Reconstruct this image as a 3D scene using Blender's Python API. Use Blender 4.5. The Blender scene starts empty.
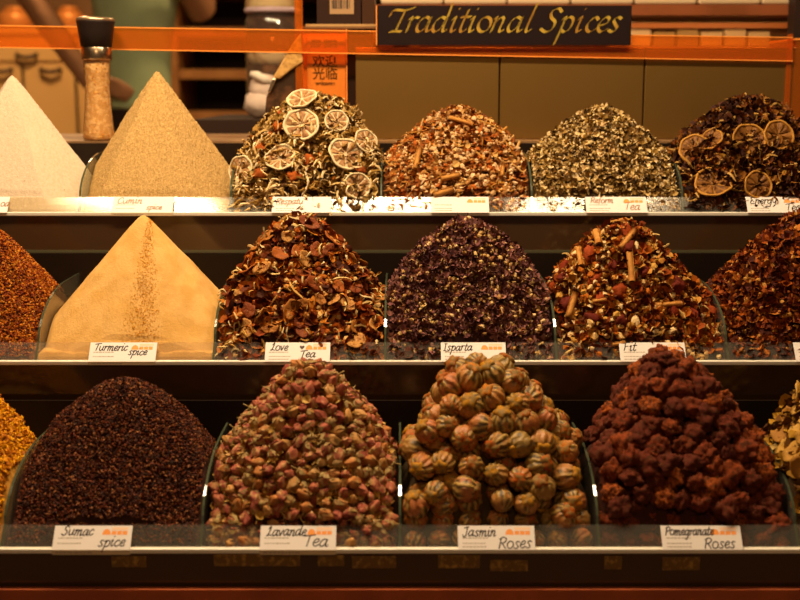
import bpy, math, random
import numpy as np
from mathutils import Vector, Matrix, Euler
random.seed(7); RNG = np.random.default_rng(11)
C = bpy.context.scene.collection
sc = bpy.context.scene
PI = math.pi
F = 1200.0; TH = math.radians(10); CAMZ = 1.05
ct, st = math.cos(TH), math.sin(TH)

def P(px, py, Y):
    """the point of the place at depth Y that the photograph shows at (px, py)"""
    u, v = (px-400)/F, (300-py)/F
    t = Y/(ct+v*st)
    return Vector((u*t, Y, CAMZ+(-st+v*ct)*t))

# ------------------------------------------------------------------ materials
def newmat(name):
    m = bpy.data.materials.new(name); m.use_nodes = True
    nt = m.node_tree
    return m, nt, nt.nodes['Principled BSDF'], nt.nodes['Material Output']

def rich(c, sat=1.22, con=1.14):
    l = .3*c[0]+.5*c[1]+.2*c[2]
    return tuple(max(.003, (max(0.0, l+(v-l)*sat))**con) for v in c)
def mat(name, col, rough=.6, metal=0.0, spec=.16, bump=None, mix=None, pal=None, mode='island', coat=0, emit=None, sub=None):
    """col: base; mix=(scale, colour2, lo, hi): noise mottling; pal: list of colours picked per piece"""
    m, nt, b, out = newmat(name)
    N, L = nt.nodes, nt.links
    if pal: pal = [rich(c) for c in pal]
    b.inputs['Roughness'].default_value = rough
    b.inputs['Metallic'].default_value = metal
    b.inputs['Specular IOR Level'].default_value = spec
    b.inputs['Coat Weight'].default_value = coat
    tc = N.new('ShaderNodeTexCoord')
    src = None
    if pal:
        r = N.new('ShaderNodeValToRGB'); r.color_ramp.interpolation = 'CONSTANT'
        el = r.color_ramp.elements
        while len(el) < len(pal): el.new(0.5)
        for i, c in enumerate(pal):
            el[i].position = i/len(pal); el[i].color = (*c, 1)
        if mode == 'island':
            g = N.new('ShaderNodeNewGeometry'); L.new(g.outputs['Random Per Island'], r.inputs[0])
        else:
            g = N.new('ShaderNodeObjectInfo'); L.new(g.outputs['Random'], r.inputs[0])
        src = r.outputs[0]
    if mix:
        s, c2, lo, hi = mix
        n = N.new('ShaderNodeTexNoise'); n.inputs['Scale'].default_value = s; n.inputs['Detail'].default_value = 5
        L.new(tc.outputs['Object'], n.inputs['Vector'])
        mr = N.new('ShaderNodeMapRange'); mr.inputs[1].default_value = lo; mr.inputs[2].default_value = hi
        L.new(n.outputs['Fac'], mr.inputs[0])
        mx = N.new('ShaderNodeMix'); mx.data_type = 'RGBA'
        L.new(mr.outputs[0], mx.inputs[0])
        if src: L.new(src, mx.inputs[6])
        else: mx.inputs[6].default_value = (*col, 1)
        mx.inputs[7].default_value = (*c2, 1)
        src = mx.outputs[2]
    if src: L.new(src, b.inputs['Base Color'])
    else: b.inputs['Base Color'].default_value = (*col, 1)
    if bump:
        s, k = bump
        n = N.new('ShaderNodeTexNoise'); n.inputs['Scale'].default_value = s; n.inputs['Detail'].default_value = 4
        L.new(tc.outputs['Object'], n.inputs['Vector'])
        bp = N.new('ShaderNodeBump'); bp.inputs['Strength'].default_value = k; bp.inputs['Distance'].default_value = .002
        L.new(n.outputs['Fac'], bp.inputs['Height']); L.new(bp.outputs[0], b.inputs['Normal'])
    if emit:
        b.inputs['Emission Color'].default_value = (*emit[0], 1); b.inputs['Emission Strength'].default_value = emit[1]
    return m

def clear(name, tint=(1, 1, 1), gloss=.08, rough=.06, dust=.05, dustcol=(.9, .85, .75), fres=True):
    m, nt, b, out = newmat(name)
    N, L = nt.nodes, nt.links
    N.remove(b)
    t = N.new('ShaderNodeBsdfTransparent'); t.inputs[0].default_value = (*tint, 1)
    g = N.new('ShaderNodeBsdfGlossy'); g.inputs['Roughness'].default_value = rough
    d = N.new('ShaderNodeBsdfDiffuse'); d.inputs[0].default_value = (*dustcol, 1)
    a = N.new('ShaderNodeMixShader'); a.inputs[0].default_value = dust
    L.new(t.outputs[0], a.inputs[1]); L.new(d.outputs[0], a.inputs[2])
    f = N.new('ShaderNodeLayerWeight'); f.inputs[0].default_value = .5
    pw = N.new('ShaderNodeMath'); pw.operation = 'POWER'; pw.inputs[1].default_value = 4; L.new(f.outputs['Facing'], pw.inputs[0])
    mr = N.new('ShaderNodeMapRange'); mr.inputs[3].default_value = gloss; mr.inputs[4].default_value = .8
    L.new(pw.outputs[0], mr.inputs[0])
    z = N.new('ShaderNodeMixShader')
    L.new(mr.outputs[0], z.inputs[0]); L.new(a.outputs[0], z.inputs[1]); L.new(g.outputs[0], z.inputs[2])
    L.new(z.outputs[0], out.inputs[0])
    return m

M = {}
M['acrylic'] = clear('clear_acrylic', (.93, .91, .84), .03, .12, .035)
M['divider'] = clear('divider_acrylic', (.80, .82, .72), .06, .05, .05)
M['divider_edge'] = mat('divider_edge', (.06, .07, .04), .10, spec=.9, coat=.6)
M['riser'] = mat('smoked_acrylic', (.060, .030, .013), .12, spec=.5)
M['tray'] = mat('tray_dark', (.014, .008, .005), .4)
M['bend_glint'] = mat('lip_bend_glint', (.80, .74, .64), .35, spec=.6)  # pale colour paints the light caught along the bend of the lip
M['seam'] = mat('seam_green', (.10, .09, .05), .2)
M['counter'] = mat('red_brown_wood', (.42, .10, .035), .45, mix=(18, (.34, .08, .03), .4, .6))
M['ledge'] = mat('ledge_wood', (.30, .17, .08), .4, mix=(14, (.2, .11, .05), .4, .6))
M['brass'] = mat('brushed_bronze', (.30, .17, .045), .40, metal=.8, bump=(300, .03))
M['brass_edge'] = mat('bronze_edge', (.45, .28, .10), .3, metal=.9)
M['orange'] = clear('orange_acrylic', (1.0, .62, .26), .04, .1, .20, (.85, .23, .02))
M['orange_clear'] = clear('orange_front', (1.0, .86, .66), .04, .1, .04, (.85, .3, .05))
M['orange_solid'] = mat('orange_lit_edge', (1.0, .34, .06), .25, spec=.6)
M['orange_card'] = mat('orange_card', (.80, .28, .05), .5)
M['sign'] = mat('sign_board', (.016, .009, .009), .35)
M['gold'] = mat('gold_paint', (.62, .42, .06), .4, mix=(25, (.50, .26, .04), .45, .6))
M['ink'] = mat('ink', (.03, .02, .02), .5)
M['ink_brown'] = mat('faded_ink', (.45, .20, .08), .5)
M['print'] = mat('grey_print', (.42, .34, .28), .6)
M['logo'] = mat('logo_orange', (.90, .33, .08), .5)
M['logo_pale'] = mat('logo_pale', (.92, .62, .42), .5)
M['card'] = mat('card_paper', (.80, .73, .70), .45)
M['card_tan'] = mat('card_flap', (.70, .55, .36), .5)
M['tape'] = clear('tape', (.97, .95, .9), .05, .3, .22, (.9, .82, .7))

# ------------------------------------------------------------------ mesh building
class MB:
    def __init__(s): s.v = []; s.li = []; s.lt = []; s.mi = []; s.sm = []; s.n = 0
    def add(s, V, faces, mi=0, smooth=False):
        V = np.asarray(V, dtype=np.float64).reshape(-1, 3)
        s.v.append(V)
        s.li.append(np.concatenate([np.asarray(f) for f in faces])+s.n)
        s.lt.append(np.array([len(f) for f in faces]))
        m = np.asarray(mi)
        s.mi.append(np.full(len(faces), m) if m.ndim == 0 else m)
        s.sm.append(np.full(len(faces), smooth)); s.n += len(V)
        return s
    def scatter(s, tpl, R, T, S, mi=None, smooth=False):
        V, faces = tpl[0], tpl[1]
        tm = tpl[2] if len(tpl) > 2 else np.zeros(len(faces), int)
        N = len(T)
        if N == 0: return s
        W = np.einsum('nij,nkj->nki', R, V[None]*S[:, None, :])+T[:, None, :]
        li = np.concatenate([np.asarray(f) for f in faces]); lt = np.array([len(f) for f in faces])
        off = (np.arange(N)*len(V))[:, None]
        s.v.append(W.reshape(-1, 3)); s.li.append((li[None]+off).ravel()+s.n); s.lt.append(np.tile(lt, N))
        if mi is None: s.mi.append(np.tile(tm, N))
        else: s.mi.append(np.repeat(np.broadcast_to(np.asarray(mi), (N,)), len(faces)))
        s.sm.append(np.full(N*len(faces), smooth)); s.n += N*len(V)
        return s
    def box(s, x0, x1, y0, y1, z0, z1, mi=0):
        V = [(x, y, z) for z in (z0, z1) for y in (y0, y1) for x in (x0, x1)]
        return s.add(V, [(0, 2, 3, 1), (4, 5, 7, 6), (0, 1, 5, 4), (2, 6, 7, 3), (0, 4, 6, 2), (1, 3, 7, 5)], mi)
    def prism(s, poly, x0, x1, mi=0, side=None):
        """poly in (y,z), extruded along x"""
        n = len(poly)
        V = [(x0, y, z) for y, z in poly]+[(x1, y, z) for y, z in poly]
        F_ = [tuple(range(n)), tuple(range(2*n-1, n-1, -1))]+[(i, i+n, (i+1) % n+n, (i+1) % n) for i in range(n)]
        ms = [mi, mi]+[mi if side is None else side]*n
        return s.add(V, F_, np.array(ms))
    def lathe(s, prof, seg=32, cx=0, cy=0, mi=0, smooth=True, cap=True):
        V = []; F_ = []
        for r, z in prof:
            for k in range(seg):
                a = 2*PI*k/seg; V.append((cx+r*math.cos(a), cy+r*math.sin(a), z))
        for i in range(len(prof)-1):
            for k in range(seg):
                j = (k+1) % seg
                F_.append((i*seg+k, i*seg+j, (i+1)*seg+j, (i+1)*seg+k))
        if cap:
            F_.append(tuple(range(seg-1, -1, -1))); F_.append(tuple(range((len(prof)-1)*seg, len(prof)*seg)))
        return s.add(V, F_, mi, smooth)
    def tube(s, pts, rad, seg=10, mi=0, smooth=True, flat=1.0):
        pts = [Vector(p) for p in pts]; V = []; F_ = []
        rad = [rad]*len(pts) if not hasattr(rad, '__len__') else rad
        up = None
        for i, p in enumerate(pts):
            t = (pts[min(i+1, len(pts)-1)]-pts[max(i-1, 0)]).normalized()
            if up is None: up = t.orthogonal().normalized()
            up = (up-t*up.dot(t)).normalized(); w = t.cross(up)
            for k in range(seg):
                a = 2*PI*k/seg; V.append(p+(up*math.cos(a)+w*math.sin(a)*flat)*rad[i])
        n = len(pts)
        for i in range(n-1):
            for k in range(seg):
                j = (k+1) % seg; F_.append((i*seg+k, i*seg+j, (i+1)*seg+j, (i+1)*seg+k))
        F_.append(tuple(range(seg-1, -1, -1))); F_.append(tuple(range((n-1)*seg, n*seg)))
        return s.add([tuple(v) for v in V], F_, mi, smooth)
    def mesh(s, name, mats):
        me = bpy.data.meshes.new(name)
        v = np.concatenate(s.v); li = np.concatenate(s.li).astype(np.int32); lt = np.concatenate(s.lt).astype(np.int32)
        me.vertices.add(len(v)); me.vertices.foreach_set('co', v.ravel())
        me.loops.add(len(li)); me.loops.foreach_set('vertex_index', li)
        me.polygons.add(len(lt)); ls = np.concatenate([[0], np.cumsum(lt)[:-1]]).astype(np.int32)
        me.polygons.foreach_set('loop_start', ls); me.polygons.foreach_set('loop_total', lt)
        me.polygons.foreach_set('material_index', np.concatenate(s.mi).astype(np.int32))
        me.polygons.foreach_set('use_smooth', np.concatenate(s.sm))
        for m in (mats if isinstance(mats, (list, tuple)) else [mats]): me.materials.append(m)
        me.update(calc_edges=True); me.validate()
        return me
    def build(s, name, mats, parent=None):
        o = bpy.data.objects.new(name, s.mesh(name, mats)); C.objects.link(o)
        if parent is not None: o.parent = parent
        return o

def tag(o, label=None, cat=None, group=None, kind=None):
    if label: o['label'] = label
    if cat: o['category'] = cat
    if group: o['group'] = group
    if kind: o['kind'] = kind
    return o
def empty(name, loc, label, cat, group=None, rot=(0, 0, 0)):
    o = bpy.data.objects.new(name, None); C.objects.link(o); o.location = loc; o.rotation_euler = rot
    o.empty_display_size = .02
    return tag(o, label, cat, group)
def inst(name, mesh, mw, parent=None):
    o = bpy.data.objects.new(name, mesh); C.objects.link(o)
    if parent is not None: o.parent = parent
    o.matrix_basis = mw
    return o
def bevel(o, w=.002, seg=2):
    b = o.modifiers.new('bevel', 'BEVEL'); b.width = w; b.segments = seg; b.limit_method = 'ANGLE'; return o

# ------------------------------------------------------------------ noise
_lat = RNG.random((64, 64))
def vnoise(x, y):
    xi = np.floor(x).astype(int); yi = np.floor(y).astype(int); fx = x-xi; fy = y-yi
    fx = fx*fx*(3-2*fx); fy = fy*fy*(3-2*fy)
    g = lambda a, b: _lat[a % 64, b % 64]
    return (g(xi, yi)*(1-fx)+g(xi+1, yi)*fx)*(1-fy)+(g(xi, yi+1)*(1-fx)+g(xi+1, yi+1)*fx)*fy-.5

# ------------------------------------------------------------------ the setting
def struct(name, mb, m):
    o = mb.build(name, m); o['kind'] = 'structure'; return o
plaster = mat('warm_plaster', (.20, .105, .045), .8, mix=(3, (.15, .075, .03), .4, .6))
struct('floor', MB().box(-2.6, 2.6, -1.5, 5.6, -.1, 0), mat('floor_tiles', (.22, .14, .08), .5, mix=(6, (.16, .1, .06), .4, .6)))
struct('wall_back', MB().box(-2.6, 2.6, 5.5, 5.6, 0, 2.7), plaster)
struct('wall_left', MB().box(-2.6, -2.5, -1.5, 5.5, 0, 2.7), plaster)
struct('wall_right', MB().box(2.5, 2.6, -1.5, 5.5, 0, 2.7), plaster)
struct('ceiling', MB().box(-2.6, 2.6, -1.5, 5.6, 2.7, 2.8), mat('ceiling_paint', (.25, .15, .08), .8))

# ------------------------------------------------------------------ stepped display
# rows: front line of each tray (Y of the lip foot, height of the lip foot), and divider positions
ROW = {1: (1.7325, CAMZ-.1775, [-.6875, -.4675, -.2475, -.0275, .1925, .4125, .6325, .8525]),
       2: (1.4980, CAMZ-.3440, [-.679, -.459+.0-.0085, -.2395, -.0190, .2010, .4215, .6415]),
       3: (1.2525, CAMZ-.4990, [-.66, -.44, -.22, 0, .22, .44, .66])}
LH, LD = .0205, .017            # lip height and lean
FL = .054                       # tray floor below the lip foot
TD = .232                       # tray depth
NAMES = {1: 'top', 2: 'middle', 3: 'bottom'}
def tray(k):
    Yf, Zl, D = ROW[k]
    x0, x1 = D[0]-.004, D[-1]+.004
    t = empty('display_tray', (0, Yf, Zl-FL), {1: 'top clear acrylic tray of teas and pale powders below the bronze boxes',
        2: 'middle clear acrylic tray holding the tall orange powder cone', 3: 'bottom clear acrylic tray holding rosebuds and striped tea balls'}[k],
        'tray', 'stepped acrylic trays')
    loc = lambda mb, name, m: mb.build(name, m, t)
    q = lambda y, z: (y, z+FL)      # local coordinates
    mb = MB().box(x0, x1, .004, TD, -.004+.0, .0); loc(mb, 'tray_floor', M['tray'])
    mb = MB().box(x0, x1, 0, .004, -.004, FL-.004); o = loc(mb, 'front_riser', M['riser'])
    mb = MB().box(x0, x1, -.0015, .0, -.004, .000); loc(mb, 'bottom_seam', M['seam'])
    mb = MB().box(x0, x1, -.0035, .0045, FL-.0042, FL+.0012); bevel(loc(mb, 'bend_glint_strip', M['bend_glint']), .001)
    n = Vector((0, -LH, LD)).normalized()*.0025
    mb = MB().prism([q(.001, .001), q(.001+LD, .001+LH), q(.001+LD-n.y, .001+LH-n.z), q(.001-n.y, .001-n.z)], x0, x1)
    loc(mb, 'front_lip', M['acrylic'])
    zt = TD-.004
    top = .108 if k > 1 else .090
    mb = MB().box(x0, x1, TD-.004, TD, 0, FL+top); loc(mb, 'back_panel', M['tray'])
    # dividers: rising in a curve from the lip towards the back
    prof = [(.0045, .0005), (.0045, FL+.002), (.0035+LD, FL+LH+.001)]
    for i in range(1, 11):
        a = PI/2*i/10
        prof.append((.0035+LD+.135*(1-math.cos(a))**.9, FL+LH+.001+.058*math.sin(a)))
    prof += [(TD-.004, FL+.0795), (TD-.004, .0005)]
    for x in D:
        mb = MB().prism(prof, x-.0014, x+.0014, 0, 1)
        loc(mb, 'divider', [M['divider'], M['divider_edge']])
    return t
trays = [tray(k) for k in (1, 2, 3)]
glint_m = mat('golden_glint', (.16, .08, .015), .3, spec=.5, mix=(160, (.42, .24, .05), .5, .68))  # golden reflections on the riser, painted as mottled flat strips
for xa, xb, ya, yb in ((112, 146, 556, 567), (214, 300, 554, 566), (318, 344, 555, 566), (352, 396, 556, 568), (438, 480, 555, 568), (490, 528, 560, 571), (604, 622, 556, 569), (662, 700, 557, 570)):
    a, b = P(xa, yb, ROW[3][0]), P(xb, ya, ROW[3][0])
    MB().box(a.x, b.x, -.0005, -.0001, a.z-(ROW[3][1]-FL), b.z-(ROW[3][1]-FL)).build('glint_strip', glint_m, trays[2])

st_ = empty('display_counter', (0, 1.26, 0), 'red brown stepped counter carrying the three spice trays', 'counter')
def child(mb, name, m, par):
    o = mb.build(name, m); o.parent = par; o.matrix_parent_inverse = Matrix.Translation(-par.location) if par.rotation_euler == Euler((0, 0, 0)) else par.matrix_basis.inverted()
    return o
for k in (3, 2, 1):
    Yf, Zl, D = ROW[k]
    child(MB().box(-.80, .92, Yf+.006, Yf+TD+.0, .0, Zl-FL-.0045), 'step', M['counter'], st_)
Y3, Z3, _ = ROW[3]
child(MB().box(-.80, .92, Y3-.012, Y3-.0036, 0, Z3-.0424), 'front_panel', M['counter'], st_)
LEDGE_Y, LEDGE_Z = 1.966, ROW[1][1]+.093
child(MB().box(-.80, .92, LEDGE_Y, 2.30, LEDGE_Z-.02, LEDGE_Z), 'back_ledge', M['ledge'], st_)
child(MB().box(-.80, .92, LEDGE_Y+.01, 2.29, 0, LEDGE_Z-.02), 'back_carcass', M['counter'], st_)

# ------------------------------------------------------------------ lettering: strokes swept with a pen
def ell(cx, cy, rx, ry, n=12, a0=60): return [(cx+rx*math.cos(math.radians(a0+360*i/n)), cy+ry*math.sin(math.radians(a0+360*i/n))) for i in range(n+1)]
BOWL = [(.86, .84), (.52, 1.0), (.16, .66), (.10, .22), (.32, .0), (.66, .30), (.88, .95)]
G = {
 'a': ([BOWL, [(.88, .98), (.78, .25), (.88, .02), (1.1, .18)]], 1.08),
 'r': ([[(.08, .82), (.26, 1.0), (.20, .5), (.12, 0)], [(.18, .5), (.45, .95), (.76, .93)]], .76),
 'd': ([BOWL, [(1.0, 1.95), (.93, 1.2), (.80, .25), (.90, .02), (1.1, .18)]], 1.1),
 'i': ([[(.08, .80), (.28, 1.0), (.18, .25), (.28, 0), (.5, .18)], [(.34, 1.5), (.40, 1.58)]], .55),
 't': ([[(.42, 1.5), (.20, .3), (.32, 0), (.6, .18)], [(.02, 1.0), (.70, 1.02)]], .66),
 'o': ([ell(.5, .5, .42, .5)], 1.02),
 'n': ([[(.08, .82), (.26, 1.0), (.20, .5), (.12, 0)], [(.18, .5), (.55, .98), (.76, .82), (.66, .2), (.76, 0), (.98, .18)]], 1.04),
 'm': ([[(.08, .82), (.26, 1.0), (.12, 0)], [(.18, .5), (.5, .98), (.68, .8), (.58, 0)], [(.62, .5), (.98, .98), (1.16, .8), (1.08, .15), (1.2, 0), (1.4, .18)]], 1.46),
 'l': ([[(.48, 1.95), (.36, 1.3), (.20, .25), (.30, 0), (.55, .18)]], .55),
 'p': ([[(.12, .80), (.32, 1.0), (.22, .2), (.05, -.85)], [(.25, .55), (.55, 1.0), (.88, .82), (.82, .25), (.5, 0), (.22, .15)]], 1.02),
 'c': ([[(.80, .80), (.55, 1.0), (.18, .65), (.14, .25), (.42, 0), (.82, .22)]], .86),
 'e': ([[(.16, .42), (.60, .55), (.74, .85), (.5, 1.0), (.18, .65), (.14, .25), (.42, 0), (.82, .22)]], .86),
 's': ([[(.74, .86), (.5, 1.0), (.25, .80), (.42, .52), (.62, .25), (.38, 0), (.05, .14)]], .8),
 'u': ([[(.1, .95), (.12, .3), (.35, 0), (.7, .3), (.85, 1)], [(.85, 1), (.8, .2), (1, .1)]], 1.06),
 'v': ([[(.05, .95), (.2, .5), (.35, 0), (.55, .5), (.75, 1)]], .85),
 'f': ([[(.8, 1.7), (.5, 1.6), (.3, .6), (.25, -.3)], [(.05, .95), (.6, 1.0)]], .7),
 'g': ([BOWL, [(.88, .98), (.80, .0), (.55, -.75), (.1, -.6)]], 1.04),
 'y': ([[(.1, .95), (.2, .4), (.5, .2), (.85, .95)], [(.88, .98), (.7, -.2), (.2, -.8)]], 1.0),
 'T': ([[(-.16, 1.05), (-.04, 1.42), (.35, 1.46), (.8, 1.44), (1.42, 1.64)], [(.80, 1.45), (.64, .7), (.50, .04)], [(.1, .0), (.5, .05), (.9, .02)]], 1.25),
 'S': ([[(1.15, 1.32), (.85, 1.58), (.45, 1.35), (.52, .98), (.88, .65), (.80, .18), (.4, 0), (.0, .22)]], 1.2),
 'C': ([[(1.1, 1.3), (.75, 1.6), (.2, 1.1), (.15, .4), (.5, 0), (1.05, .25)]], 1.15),
 'L': ([[(.2, 1.1), (.5, 1.55), (.5, 1), (.25, .1), (.05, .05), (.4, .15), (.9, .0)]], .95),
 'I': ([[(.25, 1.5), (.25, .75), (.25, 0)], [(0, 1.5), (.55, 1.5)], [(0, 0), (.5, 0)]], .7),
 'J': ([[(.1, 1.4), (.9, 1.55)], [(.65, 1.5), (.6, .2), (.3, -.25), (0, .2)]], .95),
 'R': ([[(.2, 1.5), (.15, .7), (.1, 0)], [(0, 1.3), (.5, 1.6), (.95, 1.3), (.7, .85), (.2, .75)], [(.4, .78), (.7, .4), (1, 0)]], 1.1),
 'P': ([[(.2, 1.5), (.15, .7), (.1, 0)], [(0, 1.3), (.5, 1.6), (.95, 1.3), (.7, .85), (.2, .75)]], 1.0),
 'E': ([[(.9, 1.5), (.3, 1.45), (.15, 1.2), (.5, .85), (.15, .5), (.15, .1), (.5, 0), (.95, .1)]], 1.05),
 'F': ([[(.95, 1.55), (.25, 1.45), (.2, .7), (.1, 0)], [(.2, .8), (.7, .85)]], .95),
 'Ŧ': ([[(.0, 1.38), (.5, 1.46), (1.3, 1.56)], [(.66, 1.46), (.58, .7), (.5, .02)]], 1.1),
 '.': ([[(.1, 0), (.2, .08)]], .3), ' ': ([], .6),
}
def cr(pts, k=5):
    if len(pts) < 3: return [np.array(p, float) for p in pts]
    p = [np.array(q, float) for q in pts]; p = [2*p[0]-p[1]]+p+[2*p[-1]-p[-2]]
    out = []
    for i in range(1, len(p)-2):
        for j in range(k):
            t = j/k
            out.append(.5*((2*p[i])+(-p[i-1]+p[i+1])*t+(2*p[i-1]-5*p[i]+4*p[i+1]-p[i+2])*t*t+(-p[i-1]+3*p[i]-3*p[i+1]+p[i+2])*t**3))
    out.append(p[-2]); return out
def text_strokes(s, x, y, h, slant=.2, xs=1.0, jit=0, pos=None):
    """list of polylines in the plane of the writing; h = x-height"""
    out = []
    for n, chh in enumerate(s):
        st, adv = G[chh]
        if pos is not None: x = pos[n]
        dy = random.uniform(-jit, jit)*h
        for q in st: out.append([np.array((x+(a[0]*xs+slant*a[1])*h, y+a[1]*h+dy)) for a in cr(q)])
        x += adv*h*xs
    return out
def pen(mb, polys, w, nib=None, f=lambda a, b: (a, 0, b), mi=0):
    for pl in polys:
        for a, b in zip(pl[:-1], pl[1:]):
            d = b-a; l = np.linalg.norm(d)
            if l < 1e-9: continue
            d = d/l; nrm = np.array((-d[1], d[0]))
            if nib is None:
                e = nrm*w/2; a2, b2 = a-d*w*.25, b+d*w*.25
                mb.add([f(*(a2-e)), f(*(b2-e)), f(*(b2+e)), f(*(a2+e))], [(0, 1, 2, 3)], mi)
            else:
                e = np.array((math.cos(nib), math.sin(nib)))*w/2
                e2 = nrm*w*.10
                q = [a-e, b-e, b+e, a+e]
                cr_ = (q[1][0]-q[0][0])*(q[3][1]-q[0][1])-(q[1][1]-q[0][1])*(q[3][0]-q[0][0])
                if cr_ < 0: q = q[::-1]
                mb.add([f(*p) for p in q], [(0, 1, 2, 3)], mi)
                mb.add([f(*(a-e2)), f(*(b-e2)), f(*(b+e2)), f(*(a+e2))], [(0, 1, 2, 3)], mi)

# ------------------------------------------------------------------ price cards
def price_card(k, xl, xr, words, label, ink='ink', flap=.005, skew=0, logo=True, hscale=1.0):
    Yf, Zl, D = ROW[k]
    sc_ = F/ {1: 1.737, 2: 1.535, 3: 1.32}[k]
    X0, X1 = (xl-400)/sc_, (xr-400)/sc_
    W = X1-X0
    L_ = math.hypot(LH, LD)+.001
    t = empty('price_card', (X0, Yf-.0043, Zl+.0005), label, 'price card', 'handwritten price cards on the tray lips')
    nv = Vector((0, -LH, LD)).normalized(); uv = Vector((0, LD, LH)).normalized()
    def f(a, b, off=.0): # plane of the card: a across, b up along the lip
        p = Vector((a, 0, 0))+uv*b+nv*off; return (p.x, p.y, p.z)
    mb = MB()
    o0, o1 = .0002, .0007
    A = [f(0, 0, o0), f(W, 0, o0), f(W, L_, o0), f(0, L_, o0), f(0, 0, o1), f(W, 0, o1), f(W, L_, o1), f(0, L_, o1)]
    mb.add(A, [(3, 2, 1, 0), (4, 5, 6, 7), (0, 1, 5, 4), (2, 3, 7, 6), (1, 2, 6, 5), (3, 0, 4, 7)])
    mb.build('paper', M['card'], t)
    if flap:
        mb = MB().box(0, W, -.0008, -.0002, -flap, .0004); fo = mb.build('folded_edge', M['card_tan'], t)
        mbp = MB()
        g = lambda a, b: (a, -.00095, b)
        x = .004
        while x < W*.5:
            l = random.uniform(.002, .006); mbp.add([g(x, -flap*.7), g(x+l, -flap*.7), g(x+l, -flap*.35), g(x, -flap*.35)], [(0, 1, 2, 3)]); x += l+.0012
        mbp.build('fine_print', M['print'], fo)
    g = lambda a, b: f(a, b, o1+.00012)
    mb = MB()
    for s, ax, by, h, xs in words:
        pen(mb, text_strokes(s.replace('T', 'Ŧ'), ax*W, by*L_, h*L_*.92, .18, xs*(.70 if by > .4 else .84), .06), .0013, None, g)
    if mb.n: mb.build('handwriting', M[ink], t)
    # two lines of small print at the left
    mb = MB()
    for by in (.46, .24, .1)[:2 if flap else 3]:
        x = W*.06
        while x < W*.36:
            l = random.uniform(.0012, .004); mb.add([g(x, by*L_), g(x+l, by*L_), g(x+l, by*L_+.0013), g(x, by*L_+.0013)], [(0, 1, 2, 3)]); x += l+.0008
    mb.build('fine_print', M['print'], t)
    if logo:
        g2 = lambda a, b: f(a*W, b*L_, o1+.0001)
        mb = MB()
        arc = [(.675+.055*math.cos(a), .62+.24*math.sin(a)) for a in np.linspace(0, PI, 10)]
        mb.add([g2(*p) for p in arc], [tuple(range(10))], 0)
        for i in range(3):
            x0 = .74+.07*i
            mb.add([g2(x0, .62), g2(x0+.06, .62), g2(x0+.06, .78), g2(x0, .78)], [(0, 1, 2, 3)], 0)
        mb.add([g2(.74, .82), g2(.95, .82), g2(.95, .93), g2(.74, .93)], [(0, 1, 2, 3)], 1)
        mb.build('printed_logo', [M['logo'], M['logo_pale']], t)
    return t
price_card(1, 112, 173, [('Cumin', .07, .58, .26, 1.5), ('spice', .56, .2, .2, 1.3)], 'washed out white card reading Cumin below the tan powder pyramid', 'ink_brown', .004, logo=False)
price_card(1, 272, 331, [('Respatu', .06, .55, .24, 1.4)], 'white card with faint brown writing below the lemon slice tea', 'ink_brown', 0, logo=False)
price_card(1, 431, 489, [], 'blank looking white card below the rust and cream bud tea', 'ink_brown', 0)
price_card(1, 586, 647, [('Reform', .08, .60, .24, 1.3), ('Tea', .62, .18, .32, 1.1)], 'white card ending in Tea below the cream flake tea', 'ink_brown', 0)
price_card(1, 747, 808, [('Energy', .06, .58, .28, 1.35), ('Tea', .62, .15, .30, 1.2)], 'white card reading Energy Tea at the right end of the top tray', 'ink', 0)
price_card(1, -50, 8, [('oa', .86, .40, .28, 1.0)], 'white card cut off by the left photo edge on the top tray', 'ink_brown', 0, logo=False)
price_card(2, 89, 156, [('Turmeric', .06, .56, .26, 1.25), ('spice', .58, .34, .24, 1.15)], 'white card reading Turmeric spice below the orange powder cone', 'ink', .004)
lv = price_card(2, 265, 330, [('Love', .08, .58, .27, 1.25), ('Tea', .53, .22, .26, 1.2)], 'white card reading Love with a heart and Tea below the dried fruit tea', 'ink', 0)
price_card(2, 441, 506, [('Isparta', .04, .58, .26, 1.3)], 'white card reading Isparta below the purple flower tea', 'ink', 0)
price_card(2, 620, 686, [('Fit', .06, .55, .3, 1.4)], 'white card half hidden behind the dark red crumbly heap top', 'ink', 0)
price_card(2, 795, 860, [], 'white card at the right photo edge on the middle tray', 'ink', 0)
price_card(3, 53, 131, [('Sumac', .09, .60, .26, 1.35), ('spice', .58, .14, .28, 1.2)], 'white card reading Sumac spice below the dark granular mound', 'ink', .0052)
price_card(3, 260, 336, [('Lavande', .08, .58, .27, 1.30), ('Tea', .56, .14, .33, 1.3)], 'white card reading Lavande Tea below the rosebuds', 'ink', .0052)
price_card(3, 458, 535, [('Jasmin', .06, .56, .26, 1.35), ('Roses', .52, .06, .32, 1.15)], 'white card reading Jasmin Roses below the striped tea balls', 'ink', 0)
price_card(3, 662, 742, [('Pomegranate', .05, .60, .24, 1.15), ('Roses', .52, .06, .30, 1.15)], 'white card reading Pomegranate Roses below the dark red heap', 'ink', 0)
# the little heart after "Love"
nv = Vector((0, -LH, LD)).normalized(); uv = Vector((0, LD, LH)).normalized()
hp = []
for i in range(24):
    a = 2*PI*i/24
    hp.append((16*math.sin(a)**3/17*.0034, (13*math.cos(a)-5*math.cos(2*a)-2*math.cos(3*a)-math.cos(4*a))/17*.0036))
V = [tuple(Vector((.047+a, 0, 0))+uv*(.0205+b)+nv*.00088) for a, b in hp]
MB().add(V, [tuple(range(23, -1, -1))]).build('inked_heart', mat('heart_ink', (.10, .06, .04), .5), lv)

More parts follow.
